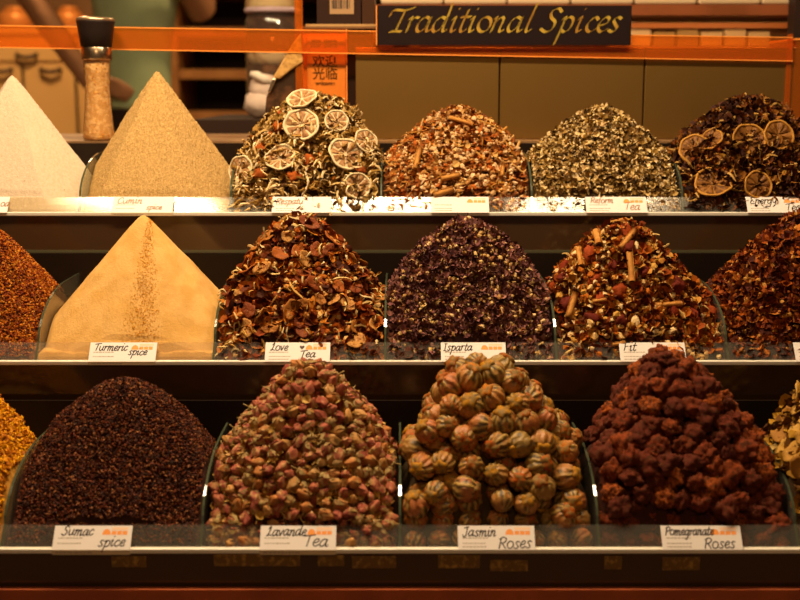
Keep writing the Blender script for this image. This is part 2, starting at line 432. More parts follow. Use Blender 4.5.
# ------------------------------------------------------------------ heaps
class Heap:
    def __init__(s, row, b, ax, ay, e=.2, w=.132, p=2.7, dy=.125, lump=.004, inset=.002, hexa=False, back=1.0, fmin=.0175, wall=.06):
        Yf, Zl, D = ROW[row]
        s.row, s.Yf, s.Zl = row, Yf, Zl
        s.x0, s.x1 = D[b]+.0022, D[b+1]-.0022
        s.y0, s.y1 = Yf+.0072, Yf+TD-.0045
        if row == 1: s.y1 = Yf+TD-.0045
        s.cy = Yf+dy
        a = P(ax, ay, s.cy); s.cx, s.zt = a.x, a.z
        s.df = dy-LD; s.D = s.zt-(Zl+.019); s.w = w; s.e = e; s.p = p; s.lump = lump; s.inset = inset; s.hexa = hexa
        s.back = back; s.fmin = fmin; s.wall = wall
        s.off = RNG.random(2)*40
    def z(s, x, y):
        dx = np.abs(x-s.cx)/s.w; dyv = (y-s.cy); dy = np.abs(dyv)/np.where(dyv > 0, s.df*s.back, s.df)
        if s.hexa:
            R = np.maximum(dy, dx+.48*dy)
            R = .9*R+.1*(dx**2+dy**2+1e-9)**.5
        else: R = (dx**s.p+dy**s.p+1e-9)**(1/s.p)
        e = s.e; R = (np.sqrt(R*R+e*e)-e)/(math.sqrt(1+e*e)-e)
        z = s.zt-s.D*R+s.lump*2*vnoise(x*60+s.off[0], y*60+s.off[1])*np.clip(R*2, .3, 1)
        wd = np.minimum(x-s.x0, s.x1-x)
        z = np.minimum(z, s.Zl+s.wall+1.7*np.maximum(wd, 0)+.004*vnoise(x*70, y*70))
        z = np.maximum(z, s.Zl+s.fmin+.003*vnoise(x*90, y*90))
        lim = s.Zl+.0005+(y-s.Yf-.0042)*LH/LD-s.inset
        return np.where(y < s.Yf+LD+.006, np.minimum(z, lim), z)
    def normal(s, x, y):
        h = .002
        gx = (s.z(x+h, y)-s.z(x-h, y))/(2*h); gy = (s.z(x, y+h)-s.z(x, y-h))/(2*h)
        n = np.stack([-gx, -gy, np.ones_like(gx)], -1)
        return n/np.linalg.norm(n, axis=-1, keepdims=True)
    def grid(s, mb, n=120, mi=0, sink=0, fine=0, fscale=400):
        xs = np.linspace(s.x0, s.x1, n); ys = np.linspace(s.y0, s.y1, n)
        X, Y = np.meshgrid(xs, ys)
        Z = s.z(X, Y)-sink
        if fine: Z = Z+fine*(vnoise(X*fscale, Y*fscale)+.7*vnoise(X*fscale*2.1+9, Y*fscale*2.1))
        fl = s.Zl-FL+.0004
        Z = np.maximum(Z, fl+.002)
        V = np.stack([X, Y, Z], -1).reshape(-1, 3)
        idx = np.arange(n*n).reshape(n, n)
        q = np.stack([idx[:-1, :-1], idx[:-1, 1:], idx[1:, 1:], idx[1:, :-1]], -1).reshape(-1, 4)
        faces = [tuple(f) for f in q]
        ring = list(idx[0, :])+list(idx[1:, -1])+list(idx[-1, -2::-1])+list(idx[-2:0:-1, 0])
        m = len(ring)
        B = V[ring].copy(); B[:, 2] = fl
        V = np.concatenate([V, B]); b0 = n*n
        for i in range(m):
            j = (i+1) % m; faces.append((ring[j], ring[i], b0+i, b0+j))
        faces.append(tuple(b0+i for i in range(m-1, -1, -1)))
        mb.add(V, faces, mi, True)
    def sample(s, N, back=.05, marg=.005, front=True):
        out = []
        tot = 0
        y0 = s.y0+(.002 if front else .02); yb = min(s.cy+back, s.y1-.008)
        while tot < N:
            x = RNG.uniform(s.x0+marg, s.x1-marg, N*2); y = RNG.uniform(y0, yb, N*2)
            n = s.normal(x, y)
            acc = RNG.random(N*2) < (1/np.maximum(n[:, 2], .3))/2.6
            x, y, n = x[acc], y[acc], n[acc]
            out.append(np.concatenate([np.stack([x, y, s.z(x, y)], -1), n], -1)); tot += len(x)
        a = np.concatenate(out)[:N]
        return a[:, :3], a[:, 3:]
    def hit(s, px, py):
        a = P(px, py, 1.0); o = np.array((0, 0, CAMZ)); d = np.array(a)-o
        for t in np.linspace(s.y0-.01, s.y1, 1200):
            q = o+d*t
            if s.y0 <= q[1] <= s.y1 and q[2] <= float(s.z(np.array(q[0]), np.array(q[1]))): return Vector(q)
        # beyond the outline: the nearest point of the crest
        return Vector((q[0]*s.cy/q[1], s.cy, float(s.z(np.array(q[0]*s.cy/q[1]), np.array(s.cy)))))
    def nrm(s, p): return Vector(s.normal(np.array([p[0]]), np.array([p[1]]))[0])

def frames(n, tilt=.5, spin=None):
    N = len(n)
    z = n+tilt*RNG.normal(size=(N, 3)); z /= np.linalg.norm(z, axis=1, keepdims=True)
    r = RNG.normal(size=(N, 3)); x = r-z*np.sum(r*z, 1, keepdims=True); x /= np.linalg.norm(x, axis=1, keepdims=True)
    y = np.cross(z, x)
    return np.stack([x, y, z], -1)

# ---- small loose pieces (unit size; x is the long axis)
def t_flake(curl=.5, nx=4, wob=.15, seed=0):
    r = np.random.default_rng(seed); V = []; F_ = []
    for i in range(nx+1):
        u = i/nx*2-1; w = .42*math.sqrt(max(.05, 1-u*u*.85))*(1+wob*r.normal())
        for v in (-1, 0, 1): V.append((u*.5, v*w*.9, curl*(u*u*.25+(v*w)**2*.9)-(.1 if v == 0 else 0)*curl))
    for i in range(nx):
        for j in range(2): a = i*3+j; F_.append((a, a+3, a+4, a+1))
    return np.array(V), F_
def t_ribbon(seed=0, n=9, w=.055):
    r = np.random.default_rng(seed); V = []; F_ = []
    a = r.uniform(-1, 1)*2.4; b = r.uniform(1, 3); x = y = 0; th = -a/2
    pts = []
    for i in range(n+1):
        pts.append((x, y, .12*math.sin(i/n*PI*b))); th += a/n+.5*math.sin(i*b)/n; x += math.cos(th)/n; y += math.sin(th)/n
    pts = np.array(pts); pts -= pts.mean(0)
    for i, p in enumerate(pts):
        d = pts[min(i+1, n)]-pts[max(i-1, 0)]; s = np.array((-d[1], d[0], 0)); s /= np.linalg.norm(s)+1e-9
        k = w*(1.0 if 0 < i < n else .4)*(1+.3*math.sin(i*2.1+b))
        V += [p-s*k, p+np.array((0, 0, k*1.1)), p+s*k]
    for i in range(n):
        for j in range(2): q = i*3+j; F_.append((q, q+3, q+4, q+1))
    return np.array(V), F_
def t_nub(seed=0, squash=(1, .75, .65), amp=.18, sub=1):
    import bmesh
    bm = bmesh.new(); bmesh.ops.create_icosphere(bm, subdivisions=sub, radius=.5)
    r = np.random.default_rng(seed)
    V = np.array([v.co for v in bm.verts]); F_ = [tuple(v.index for v in f.verts) for f in bm.faces]; bm.free()
    V = V*(1+amp*r.normal(size=(len(V), 1)))*np.array(squash)
    return V, F_
def t_grain(seed=0):
    r = np.random.default_rng(seed)
    V = np.array([(.5, 0, 0), (-.5, 0, 0), (0, .35, 0), (0, -.35, 0), (0, 0, .3), (0, 0, -.3)])*(1+.3*r.normal(size=(6, 1)))
    return V, [(0, 2, 4), (2, 1, 4), (1, 3, 4), (3, 0, 4), (2, 0, 5), (1, 2, 5), (3, 1, 5), (0, 3, 5)]
def t_stick(seed=0, seg=6, r=.07):
    V = []; F_ = []
    rr = np.random.default_rng(seed); b = rr.uniform(-.08, .08)
    for u in (-.5, -.15, .2, .5):
        for k in range(seg): V.append((u, r*math.cos(2*PI*k/seg)+b*(1-4*u*u), r*math.sin(2*PI*k/seg)))
    for i in range(3):
        for k in range(seg): j = (k+1) % seg; F_.append((i*seg+k, (i+1)*seg+k, (i+1)*seg+j, i*seg+j))
    F_ += [tuple(range(seg)), tuple(range(4*seg-1, 3*seg-1, -1))]
    return np.array(V), F_
def t_bloom(seed=0, n=5):
    """a small open dried flower"""
    V = []; F_ = []; r = np.random.default_rng(seed)
    for k in range(n):
        a = 2*PI*k/n+r.normal()*.2; c, s = math.cos(a), math.sin(a); b = len(V); z = r.uniform(.05, .4)
        for (u, w, zz) in ((.05, 0, 0), (.28, -.16, z*.5), (.28, .16, z*.5), (.5, 0, z)):
            V.append((u*c-w*s, u*s+w*c, zz))
        F_ += [(b, b+1, b+3, b+2)]
    return np.array(V), F_

def loose(name, h, core, comps, label, cat='tea heap', back=.05, sink=.004):
    """one heap of loose mixture nobody could count: a mound and its scattered pieces"""
    mb = MB(); mats = [core]
    h.grid(mb, 90, 0, sink, .002, 150)
    for m, tpls, N, size, tilt, lift, smooth in comps:
        mats.append(m); mi = len(mats)-1
        for i, t in enumerate(tpls):
            n_ = N//len(tpls)
            p, n = h.sample(n_, back)
            R = frames(n, tilt); S = RNG.uniform(size[0], size[1], (n_, 1))*RNG.uniform(.85, 1.15, (n_, 3))
            p = p+n*(RNG.uniform(-.6, 1, (n_, 1))*lift)
            mb.scatter(t, R, p, S, mi, smooth)
    o = mb.build(name, mats)
    return tag(o, label, cat, None, 'stuff')

# --- powders
def powder_mat(name, c1, c2, scale=260, rough=.9, bump=(500, .5), lo=.42, hi=.6): return mat(name, c1, rough, spec=.15, mix=(scale, c2, lo, hi), bump=bump)
def powder(name, h, m, label, n=220, fine=.0007, fs=420, extra=None):
    mb = MB(); h.grid(mb, n, 0, 0, fine, fs); mats = [m]
    if extra:
        em, N, size, filt = extra
        mats.append(em); p, nn = h.sample(N, .06)
        k = filt(h, p); p, nn = p[k], nn[k]
        S = RNG.uniform(size[0], size[1], (len(p), 1))*np.ones((1, 3))
        mb.scatter(t_grain(3), frames(nn, .6), p+nn*.0003, S, 1)
    return tag(mb.build(name, mats), label, 'spice heap', None, 'stuff')
allp = lambda h, p: np.ones(len(p), bool)
h = Heap(1, 0, 12, 76, e=.04, w=.136, lump=.0012, hexa=True, inset=0, fmin=.011)
powder('garlic_powder_heap', h, powder_mat('cream_powder', (.60, .47, .34), (.56, .43, .30), 260), 'pale cream powder pyramid at the left end of the top tray', 200, .0009, 300,
       (mat('cream_speck', (.44, .31, .18), .9), 400, (.001, .002), allp))
h = Heap(1, 1, 157, 72, e=.03, w=.136, lump=.001, hexa=True, inset=0, fmin=.011)
powder('cumin_heap', h, powder_mat('cumin_powder', (.52, .33, .125), (.40, .235, .075), 420, bump=(600, .8)), 'tan ground cumin pyramid with sharp ridges on the top tray', 260, .0024, 520,
       (mat('cumin_speck', (.34, .21, .09), .9, pal=[(.30, .18, .07), (.55, .38, .18)]), 1500, (.001, .0022), allp))
h = Heap(2, 1, 143, 215, e=.04, w=.140, p=2.6, lump=.0022, inset=0, fmin=.009)
powder('turmeric_heap', h, powder_mat('turmeric_powder', (.66, .385, .125), (.58, .32, .085), 40, bump=(420, .35), lo=.40, hi=.62), 'tall smooth cone of orange yellow turmeric powder on the middle tray', 240, .0005, 420,
       (mat('turmeric_crumb', (.42, .19, .03), .9, pal=[(.60, .33, .09), (.64, .36, .11), (.54, .28, .07)]), 26000, (.0008, .0022),
        lambda h, p: np.abs(p[:, 0]-h.cx-.010-.1*(h.cy-p[:, 1])*.4) < .003+.26*np.maximum(0, h.cy-p[:, 1])*RNG.random(len(p))**.8))
# --- coarse grains
grains = [t_grain(i) for i in range(4)]
h = Heap(2, 0, -12, 226, e=.12, w=.13, lump=.002, inset=.002)
loose('chilli_flake_heap', h, mat('chilli_core', (.16, .05, .015), .9, mix=(300, (.30, .10, .02), .45, .6)), [
    (mat('chilli_flakes', (.3, .1, .02), .7, pal=[(.30, .09, .02), (.20, .05, .015), (.44, .17, .04), (.13, .035, .012), (.52, .26, .08), (.34, .12, .02)]), grains, 15000, (.003, .006), .8, .0015, False)],
    'rusty red flake heap at the left end of the middle tray', 'spice heap')
h = Heap(3, 0, -40, 372, e=.15, w=.150, lump=.003, inset=.002)
loose('yellow_flake_heap', h, mat('yellow_core', (.42, .19, .025), .9), [
    (mat('yellow_flakes', (.6, .3, .04), .7, pal=[(.60, .30, .04), (.45, .19, .02), (.70, .40, .08), (.35, .14, .02)]), grains, 9000, (.004, .008), .8, .002, False)],
    'mustard yellow flake heap at the left end of the bottom tray', 'spice heap')
h = Heap(3, 1, 124, 379, e=.26, w=.180, p=2.1, lump=.003, inset=.002)
loose('sumac_heap', h, mat('sumac_core', (.045, .016, .010), .9), [
    (mat('sumac_grains', (.1, .03, .02), .65, pal=[(.075, .024, .014), (.04, .015, .010), (.12, .035, .018), (.06, .02, .012), (.17, .055, .028), (.05, .02, .012), (.26, .12, .06)]), grains, 17000, (.0028, .0055), .8, .0014, False)],
    'dark brown granular sumac mound on the bottom tray', 'spice heap')

# --- teas of mixed pieces
flk = [t_flake(.5, 4, .15, i) for i in range(4)]; flk2 = [t_flake(1.1, 4, .3, 20+i) for i in range(4)]
rib = [t_ribbon(i) for i in range(6)]; nub = [t_nub(i) for i in range(5)]; stk = [t_stick(i) for i in range(3)]; blm = [t_bloom(i) for i in range(4)]
dark = mat('dark_tea_core', (.045, .022, .010), .9)
lemonH = Heap(1, 2, 316, 98, e=.55, w=.165, lump=.005, inset=.004)
loose('lemon_herb_tea_heap', lemonH, dark, [
    (mat('lemon_tea_leaf', (.3, .2, .1), .8, pal=[(.34, .21, .08), (.17, .095, .035), (.50, .37, .18), (.09, .045, .02), (.26, .16, .06)]), flk2, 1500, (.009, .019), .7, .004, False),
    (mat('lemon_tea_ribbon', (.6, .5, .3), .8, pal=[(.68, .53, .31), (.56, .40, .20), (.78, .63, .41), (.36, .23, .09)]), rib, 1300, (.018, .034), .5, .006, False),
    (mat('lemon_tea_nub', (.5, .3, .2), .8, pal=[(.58, .45, .25), (.30, .09, .035), (.40, .27, .12), (.42, .16, .05), (.60, .46, .28)]), nub, 500, (.006, .012), .6, .004, False)],
    'mixed herb tea of pale curls topped with lemon slices on the top tray')
rustH = Heap(1, 3, 458, 109, e=.26, w=.165, lump=.005, inset=.004)
loose('rust_bud_tea_heap', rustH, mat('rust_core', (.10, .035, .012), .9), [
    (mat('rust_tea_chip', (.4, .2, .1), .8, pal=[(.38, .18, .07), (.24, .085, .03), (.56, .36, .17), (.15, .06, .025), (.32, .125, .045)]), flk, 2200, (.007, .014), .8, .004, False),
    (mat('rust_tea_bud', (.6, .45, .3), .8, pal=[(.64, .46, .28), (.56, .38, .22), (.40, .14, .05), (.70, .52, .34), (.36, .20, .09)]), nub, 1700, (.006, .0115), .6, .004, False),
    (mat('rust_tea_stalk', (.4, .25, .12), .8, pal=[(.46, .25, .09), (.26, .12, .05), (.58, .38, .18)]), stk, 420, (.012, .026), .5, .005, False)],
    'rust and cream bud tea heap in the middle of the top tray')
flakeH = Heap(1, 4, 600, 109, e=.24, w=.165, lump=.004, inset=.004)
loose('cream_flake_tea_heap', flakeH, mat('olive_core', (.07, .045, .02), .9), [
    (mat('cream_tea_flake', (.5, .4, .2), .8, pal=[(.68, .53, .31), (.42, .29, .13), (.16, .095, .035), (.76, .61, .40), (.08, .045, .018), (.28, .18, .07), (.62, .47, .26), (.12, .07, .028)]), flk2+flk, 5200, (.0055, .0115), .8, .004, False),
    (mat('cream_tea_nub', (.5, .4, .2), .8, pal=[(.56, .44, .24), (.20, .13, .05), (.64, .50, .30)]), nub, 1800, (.004, .008), .6, .004, False)],
    'cream and olive flake tea heap right of centre on the top tray')
orangeH = Heap(1, 5, 752, 101, e=.40, w=.175, lump=.006, inset=.004)
loose('orange_slice_tea_heap', orangeH, mat('purple_core', (.030, .013, .011), .9), [
    (mat('dark_tea_leaf', (.1, .05, .04), .75, pal=[(.085, .034, .018), (.045, .018, .012), (.15, .055, .02), (.26, .12, .04), (.06, .024, .018)]), flk2, 2000, (.010, .020), .7, .005, False),
    (mat('dark_tea_straw', (.4, .28, .13), .8, pal=[(.42, .27, .11), (.26, .15, .06), (.12, .06, .03), (.50, .33, .15)]), rib, 360, (.020, .034), .5, .006, False),
    (mat('dark_tea_nub', (.2, .1, .05), .8, pal=[(.26, .08, .025), (.10, .04, .025), (.42, .24, .08)]), nub, 500, (.006, .013), .6, .004, False)],
    'dark tea heap with dried orange slices at the right end of the top tray')
loveH = Heap(2, 2, 300, 216, e=.22, w=.140, lump=.006, inset=.005)
loose('love_tea_heap', loveH, mat('love_core', (.07, .024, .010), .9), [
    (mat('love_tea_chip', (.4, .2, .1), .7, pal=[(.36, .12, .03), (.22, .06, .016), (.12, .035, .012), (.46, .20, .06), (.07, .022, .010)]), flk, 1500, (.010, .021), .8, .005, False),
    (mat('love_tea_straw', (.6, .45, .2), .8, pal=[(.62, .47, .25), (.50, .32, .13), (.70, .56, .34)]), rib, 330, (.018, .032), .6, .007, False),
    (mat('love_tea_nub', (.4, .2, .1), .7, pal=[(.36, .12, .035), (.50, .27, .11), (.18, .05, .02), (.58, .40, .20)]), nub, 800, (.006, .013), .6, .004, False)],
    'reddish dried fruit tea heap above the Love Tea card')
purpH = Heap(2, 3, 467, 221, e=.26, w=.165, lump=.004, inset=.004)
loose('purple_flower_tea_heap', purpH, mat('purple_flower_core', (.055, .024, .024), .9), [
    (mat('purple_petal', (.2, .1, .1), .8, pal=[(.17, .078, .076), (.09, .04, .042), (.25, .12, .11), (.11, .05, .035), (.32, .17, .14)]), blm+flk2, 3400, (.008, .015), .8, .004, False),
    (mat('purple_tea_bud', (.5, .35, .2), .8, pal=[(.56, .40, .20), (.44, .28, .13), (.64, .48, .28), (.22, .10, .05)]), nub, 1900, (.0045, .009), .6, .004, False)],
    'purple dried flower heap in the middle of the middle tray')
cinnH = Heap(2, 4, 622, 225, e=.24, w=.148, lump=.006, inset=.005)
loose('cinnamon_mix_tea_heap', cinnH, mat('cinn_core', (.055, .02, .010), .9), [
    (mat('cinn_tea_chip', (.4, .2, .1), .8, pal=[(.26, .075, .022), (.16, .045, .018), (.46, .25, .09), (.09, .032, .016), (.34, .12, .035)]), flk2, 1300, (.010, .019), .8, .005, False),
    (mat('cinn_tea_bud', (.6, .45, .2), .8, pal=[(.64, .46, .24), (.52, .32, .12), (.72, .55, .33), (.40, .15, .045)]), nub, 800, (.007, .015), .6, .005, False),
    (mat('cinn_tea_straw', (.6, .4, .2), .8, pal=[(.60, .43, .21), (.40, .24, .09)]), rib, 260, (.016, .03), .6, .006, False)],
    'tea heap of cream buds and cinnamon sticks on the middle tray')
redH = Heap(2, 5, 806, 214, e=.24, w=.165, lump=.005, inset=.004)
loose('dark_red_tea_heap', redH, mat('darkred_core', (.045, .014, .009), .9), [
    (mat('darkred_chip', (.2, .06, .03), .7, pal=[(.17, .045, .02), (.10, .028, .015), (.30, .095, .03), (.07, .022, .016), (.40, .17, .06)]), flk2+flk, 3200, (.008, .016), .8, .004, False),
    (mat('darkred_nub', (.3, .1, .04), .7, pal=[(.28, .09, .03), (.14, .038, .018), (.46, .26, .10)]), nub, 1000, (.006, .011), .6, .004, False)],
    'dark red chip tea heap at the right end of the middle tray')
chunkH = Heap(3, 5, 838, 352, e=.25, w=.125, lump=.006, inset=.005)
loose('yellow_petal_tea_heap', chunkH, mat('chunk_core', (.05, .026, .010), .9), [
    (mat('chunk_chip', (.3, .2, .06), .8, pal=[(.30, .17, .05), (.16, .08, .03), (.42, .25, .07), (.10, .05, .02)]), flk2, 900, (.012, .022), .8, .005, False)],
    'tea heap of large yellow petals at the right end of the bottom tray')

# ------------------------------------------------------------------ placing single pieces on heaps
def frame_at(n, spin=0, tilt=0, scale=1.0, along=None):
    n = Vector(n).normalized()
    if tilt: n = (n+Vector((random.gauss(0, tilt), random.gauss(0, tilt), random.gauss(0, tilt)))).normalized()
    x = Vector((1, 0, 0)) if along is None else Vector(along)
    x = (x-n*x.dot(n)).normalized(); y = n.cross(x)
    R = Matrix((x, y, n)).transposed().to_4x4()
    return R @ Matrix.Rotation(spin, 4, 'Z') @ Matrix.Scale(scale, 4)
def put(p, R): return Matrix.Translation(p) @ R

# citrus slices: rind ring, pulp wedges, pale membrane
def citrus_meshes(seed, rind_m, pulp_m, mem_m, warp=.10):
    r = np.random.default_rng(seed); R = .025
    k = r.uniform(0, PI); kw = warp*r.uniform(.6, 1.4)
    def w(V):
        V = np.asarray(V, float)
        a = V[:, 0]*math.cos(k)+V[:, 1]*math.sin(k)
        V[:, 2] += kw*(a*a/R)*1.6-.0008+.0008*np.sin(np.arctan2(V[:, 1], V[:, 0])*5+seed)
        return V
    seg = 40; pr = [(1.0, -.0006), (1.02, .0008), (1.0, .0021), (.93, .0026), (.87, .0019), (.87, -.0004)]
    V = []; F_ = []
    for rr, z in pr:
        for i in range(seg):
            a = 2*PI*i/seg; q = 1+.03*math.sin(3*a+seed)+.02*math.sin(7*a)
            V.append((R*rr*q*math.cos(a), R*rr*q*math.sin(a), z))
    for j in range(len(pr)):
        for i in range(seg): i2 = (i+1) % seg; j2 = (j+1) % len(pr); F_.append((j*seg+i, j*seg+i2, j2*seg+i2, j2*seg+i))
    rind = MB().add(w(V), F_, 0, True).mesh('rind', rind_m)
    V = [(0, 0, .0008)]; F_ = []
    for j, rr in enumerate((.3, .6, .9)):
        for i in range(seg): a = 2*PI*i/seg; q = 1+.03*math.sin(3*a+seed); V.append((R*rr*q*math.cos(a), R*rr*q*math.sin(a), .0008))
    for i in range(seg):
        i2 = (i+1) % seg; F_.append((0, 1+i, 1+i2))
        for j in range(2): F_.append((1+j*seg+i, 1+(j+1)*seg+i, 1+(j+1)*seg+i2, 1+j*seg+i2))
    mem = MB().add(w(V), F_, 0, True).mesh('membrane', mem_m)
    mb = MB(); ns = 9
    for s in range(ns):
        a0 = 2*PI*s/ns+.09; a1 = 2*PI*(s+1)/ns-.09
        V = []; F_ = []; na = 6
        for j, (rr, z) in enumerate(((.14, .001), (.4, .0019), (.68, .0021), (.84, .0012))):
            for i in range(na+1):
                u = i/na; a = a0+(a1-a0)*u; sh = .14/rr*.3 if rr > .2 else .1
                zz = z+.0006*math.sin(u*PI)-(.0006 if i in (0, na) else 0)+r.normal()*.00012
                V.append((R*rr*math.cos(a), R*rr*math.sin(a), zz))
        for j in range(3):
            for i in range(na): q = j*(na+1)+i; F_.append((q, q+na+1, q+na+2, q+1))
        mb.add(w(V), F_, 0, True)
    pulp = mb.mesh('pulp', pulp_m)
    return rind, mem, pulp
lem = [citrus_meshes(i, mat('lemon_rind', (.66, .52, .30), .6, bump=(300, .3)), mat('lemon_pulp', (.22, .09, .03), .55, mix=(160, (.42, .23, .09), .42, .6)),
                     mat('lemon_membrane', (.62, .47, .27), .6)) for i in range(3)]
orn = [citrus_meshes(10+i, mat('orange_rind', (.44, .20, .03), .55, bump=(300, .3)), mat('orange_pulp', (.11, .038, .008), .5, mix=(160, (.24, .095, .018), .42, .6)),
                     mat('orange_membrane', (.28, .12, .025), .55)) for i in range(3)]
VIEW = Vector((0, -1, .18)).normalized()
def citrus(heap, px, py, d, label, group, meshes, i, facing=.5, spin=0, nadd=(0, 0, 0), cut=False, lift=.006):
    p = heap.hit(px, py); n = heap.nrm(p)
    n = (n*(1-facing)+VIEW*facing+Vector(nadd)).normalized()
    sc_ = d/50.0
    o = empty('citrus_slice', (0, 0, 0), label, 'citrus slice', group)
    R = frame_at(n, spin, 0, 1.0)
    o.matrix_basis = put(p+n*lift, R)
    for nm, me in zip(('rind', 'membrane', 'pulp'), meshes[i % 3]):
        c = bpy.data.objects.new(nm, me); C.objects.link(c); c.parent = o; c.scale = (sc_,)*3
GL = 'dried lemon slices on the herb tea'
citrus(lemonH, 304, 105, 47, 'topmost dried lemon slice lying nearly flat on the heap crest', GL, lem, 0, .12, .3, (0, 0, .3), lift=.011)
citrus(lemonH, 302, 127, 53, 'largest pale dried lemon slice facing out below the crest', GL, lem, 1, .45, 1.2, (0, 0, .1))
citrus(lemonH, 336, 123, 36, 'small hollow lemon ring right of the largest lemon slice', GL, lem, 2, .3, 0)
citrus(lemonH, 344, 156, 52, 'tilted lemon slice at the right side of the herb heap', GL, lem, 0, .3, 2.0, (.3, 0, .2))
citrus(lemonH, 281, 161, 46, 'lemon slice low on the left of the herb heap above rust crumbs', GL, lem, 1, .2, 2.7, (0, 0, .3))
citrus(lemonH, 243, 171, 44, 'lemon slice standing steeply against the left divider of its heap', GL, lem, 2, .6, .9, (-.4, 0, 0))
citrus(lemonH, 364, 143, 38, 'darkest lemon slice near the orange holder side of the herb heap', GL, lem, 2, .3, .4, (.3, 0, 0))
citrus(lemonH, 357, 187, 40, 'lemon slice at the front right corner of the herb heap', GL, lem, 0, .3, .1)
GO = 'dried orange slices on the dark tea'
citrus(orangeH, 695, 151, 48, 'dried orange slice farthest left on the dark tea heap', GO, orn, 0, .5, .4, (-.2, 0, 0))
citrus(orangeH, 713, 142, 36, 'curled orange slice edge on the upper left of the dark tea heap', GO, orn, 1, .2, .9, (-.5, 0, .2))
citrus(orangeH, 748, 141, 50, 'brown orange slice half overlapped by its right neighbour', GO, orn, 2, .5, 1.9)
citrus(orangeH, 776, 137, 46, 'bright ringed orange slice near the right edge of the photo', GO, orn, 0, .55, .2, (.1, 0, 0), lift=.009)
citrus(orangeH, 718, 167, 44, 'half buried orange slice in the middle of the dark tea heap', GO, orn, 1, .2, 2.2, (0, 0, .2), lift=.001)
citrus(orangeH, 712, 187, 54, 'largest orange slice lying just above the top tray lip', GO, orn, 2, .15, 1.2, (0, 0, .3))
citrus(orangeH, 756, 186, 42, 'dark thin orange slice low above the Energy Tea card', GO, orn, 1, .5, 2.5)

# cinnamon: rolled quills
def quill(seed=0, turns=2.1, R=.0042, L=.04):
    V = []; F_ = []; n = 40; r = np.random.default_rng(seed); th = .0008
    sec = []
    for i in range(n+1):
        a = turns*2*PI*i/n; rr = R*(.42+.58*i/n); sec.append((rr*math.cos(a), rr*math.sin(a)))
    m = n+1; rows = 6
    for j in range(rows):
        x = (j/(rows-1)-.5)*L; q = 1+.05*r.normal()
        for s_ in (1.0, -1.0):
            for (a, b) in sec:
                l = math.hypot(a, b); k = (l+(th/2)*s_)/l; V.append((x, a*k*q, b*k*q))
    for j in range(rows-1):
        for i in range(m-1):
            o0 = j*2*m+i; o1 = (j+1)*2*m+i
            F_.append((o0, o0+1, o1+1, o1)); F_.append((o0+m, o1+m, o1+m+1, o0+m+1))
        for i in (0, m-1): o0 = j*2*m+i; o1 = (j+1)*2*m+i; F_.append((o0, o1, o1+m, o0+m))
    for j in (0, rows-1):
        for i in range(m-1): o0 = j*2*m+i; F_.append((o0, o0+m, o0+m+1, o0+1))
    return MB().add(V, F_, 0, True).mesh('cinnamon_stick', cinn_m)
cinn_m = mat('cinnamon_bark', (.50, .22, .045), .7, mix=(90, (.36, .14, .025), .42, .6), bump=(220, .3))
quills = [quill(i) for i in range(3)]
def cinnamon(heap, x0, y0, x1, y1, label, group, i=0, thick=1.0, lift=.009):
    a, b = heap.hit(x0, y0), heap.hit(x1, y1)
    p = (a+b)/2; d = b-a; n = heap.nrm(p); L = d.length
    z = (n-d.normalized()*n.dot(d.normalized())).normalized()
    R = Matrix((d.normalized(), z.cross(d.normalized()), z)).transposed().to_4x4()
    o = inst('cinnamon_stick', quills[i % 3], put(p+n*lift, R) @ Matrix.Diagonal((L/.04, thick*1.15, thick*1.15, 1)))
    tag(o, label, 'cinnamon stick', group)
GC = 'cinnamon sticks in the cream bud tea'
for a in [(619, 252, 634, 234, 'slanting double cinnamon stick near the crest of its heap', 0, .9),
          (628, 252, 631, 284, 'longest upright cinnamon stick below the crest of its heap', 1, .9),
          (652, 308, 678, 306, 'level cinnamon stick low on the right of its heap', 2, .8),
          (666, 272, 686, 271, 'short level cinnamon stick halfway down the right slope', 0, .75),
          (599, 233, 602, 249, 'stubby upright cinnamon stick left of the crest', 1, 1.1),
          (583, 252, 586, 270, 'upright cinnamon stick on the left slope of the heap', 2, .9),
          (568, 320, 576, 295, 'leaning cinnamon stick low near the left divider', 0, .9),
          (592, 304, 606, 302, 'small dark cinnamon stick right of the low leaning one', 1, .6),
          (611, 345, 624, 343, 'thin cinnamon stick lying on the lip above the half hidden card', 2, .6),
          (606, 216, 628, 218, 'cinnamon stick lying across the very top of its heap', 2, .8)]:
    cinnamon(cinnH, *a[:4], a[4], GC, a[5], a[6])
GC2 = 'cinnamon sticks in the rust bud tea'
for a in [(433, 196, 453, 190, 'cinnamon stick lying on the lip over the blank white card', 0, 1.0),
          (440, 182, 459, 178, 'cinnamon stick just above the one lying on the lip', 1, .9),
          (417, 173, 422, 152, 'upright pale cinnamon stick on the left of the rust bud heap', 2, .8),
          (499, 180, 501, 168, 'small upright cinnamon stick on the right of the rust bud heap', 0, .7),
          (449, 121, 473, 128, 'dark bark strip near the crest of the rust bud heap', 1, .7)]:
    cinnamon(rustH, *a[:4], a[4], GC2, a[5], a[6])

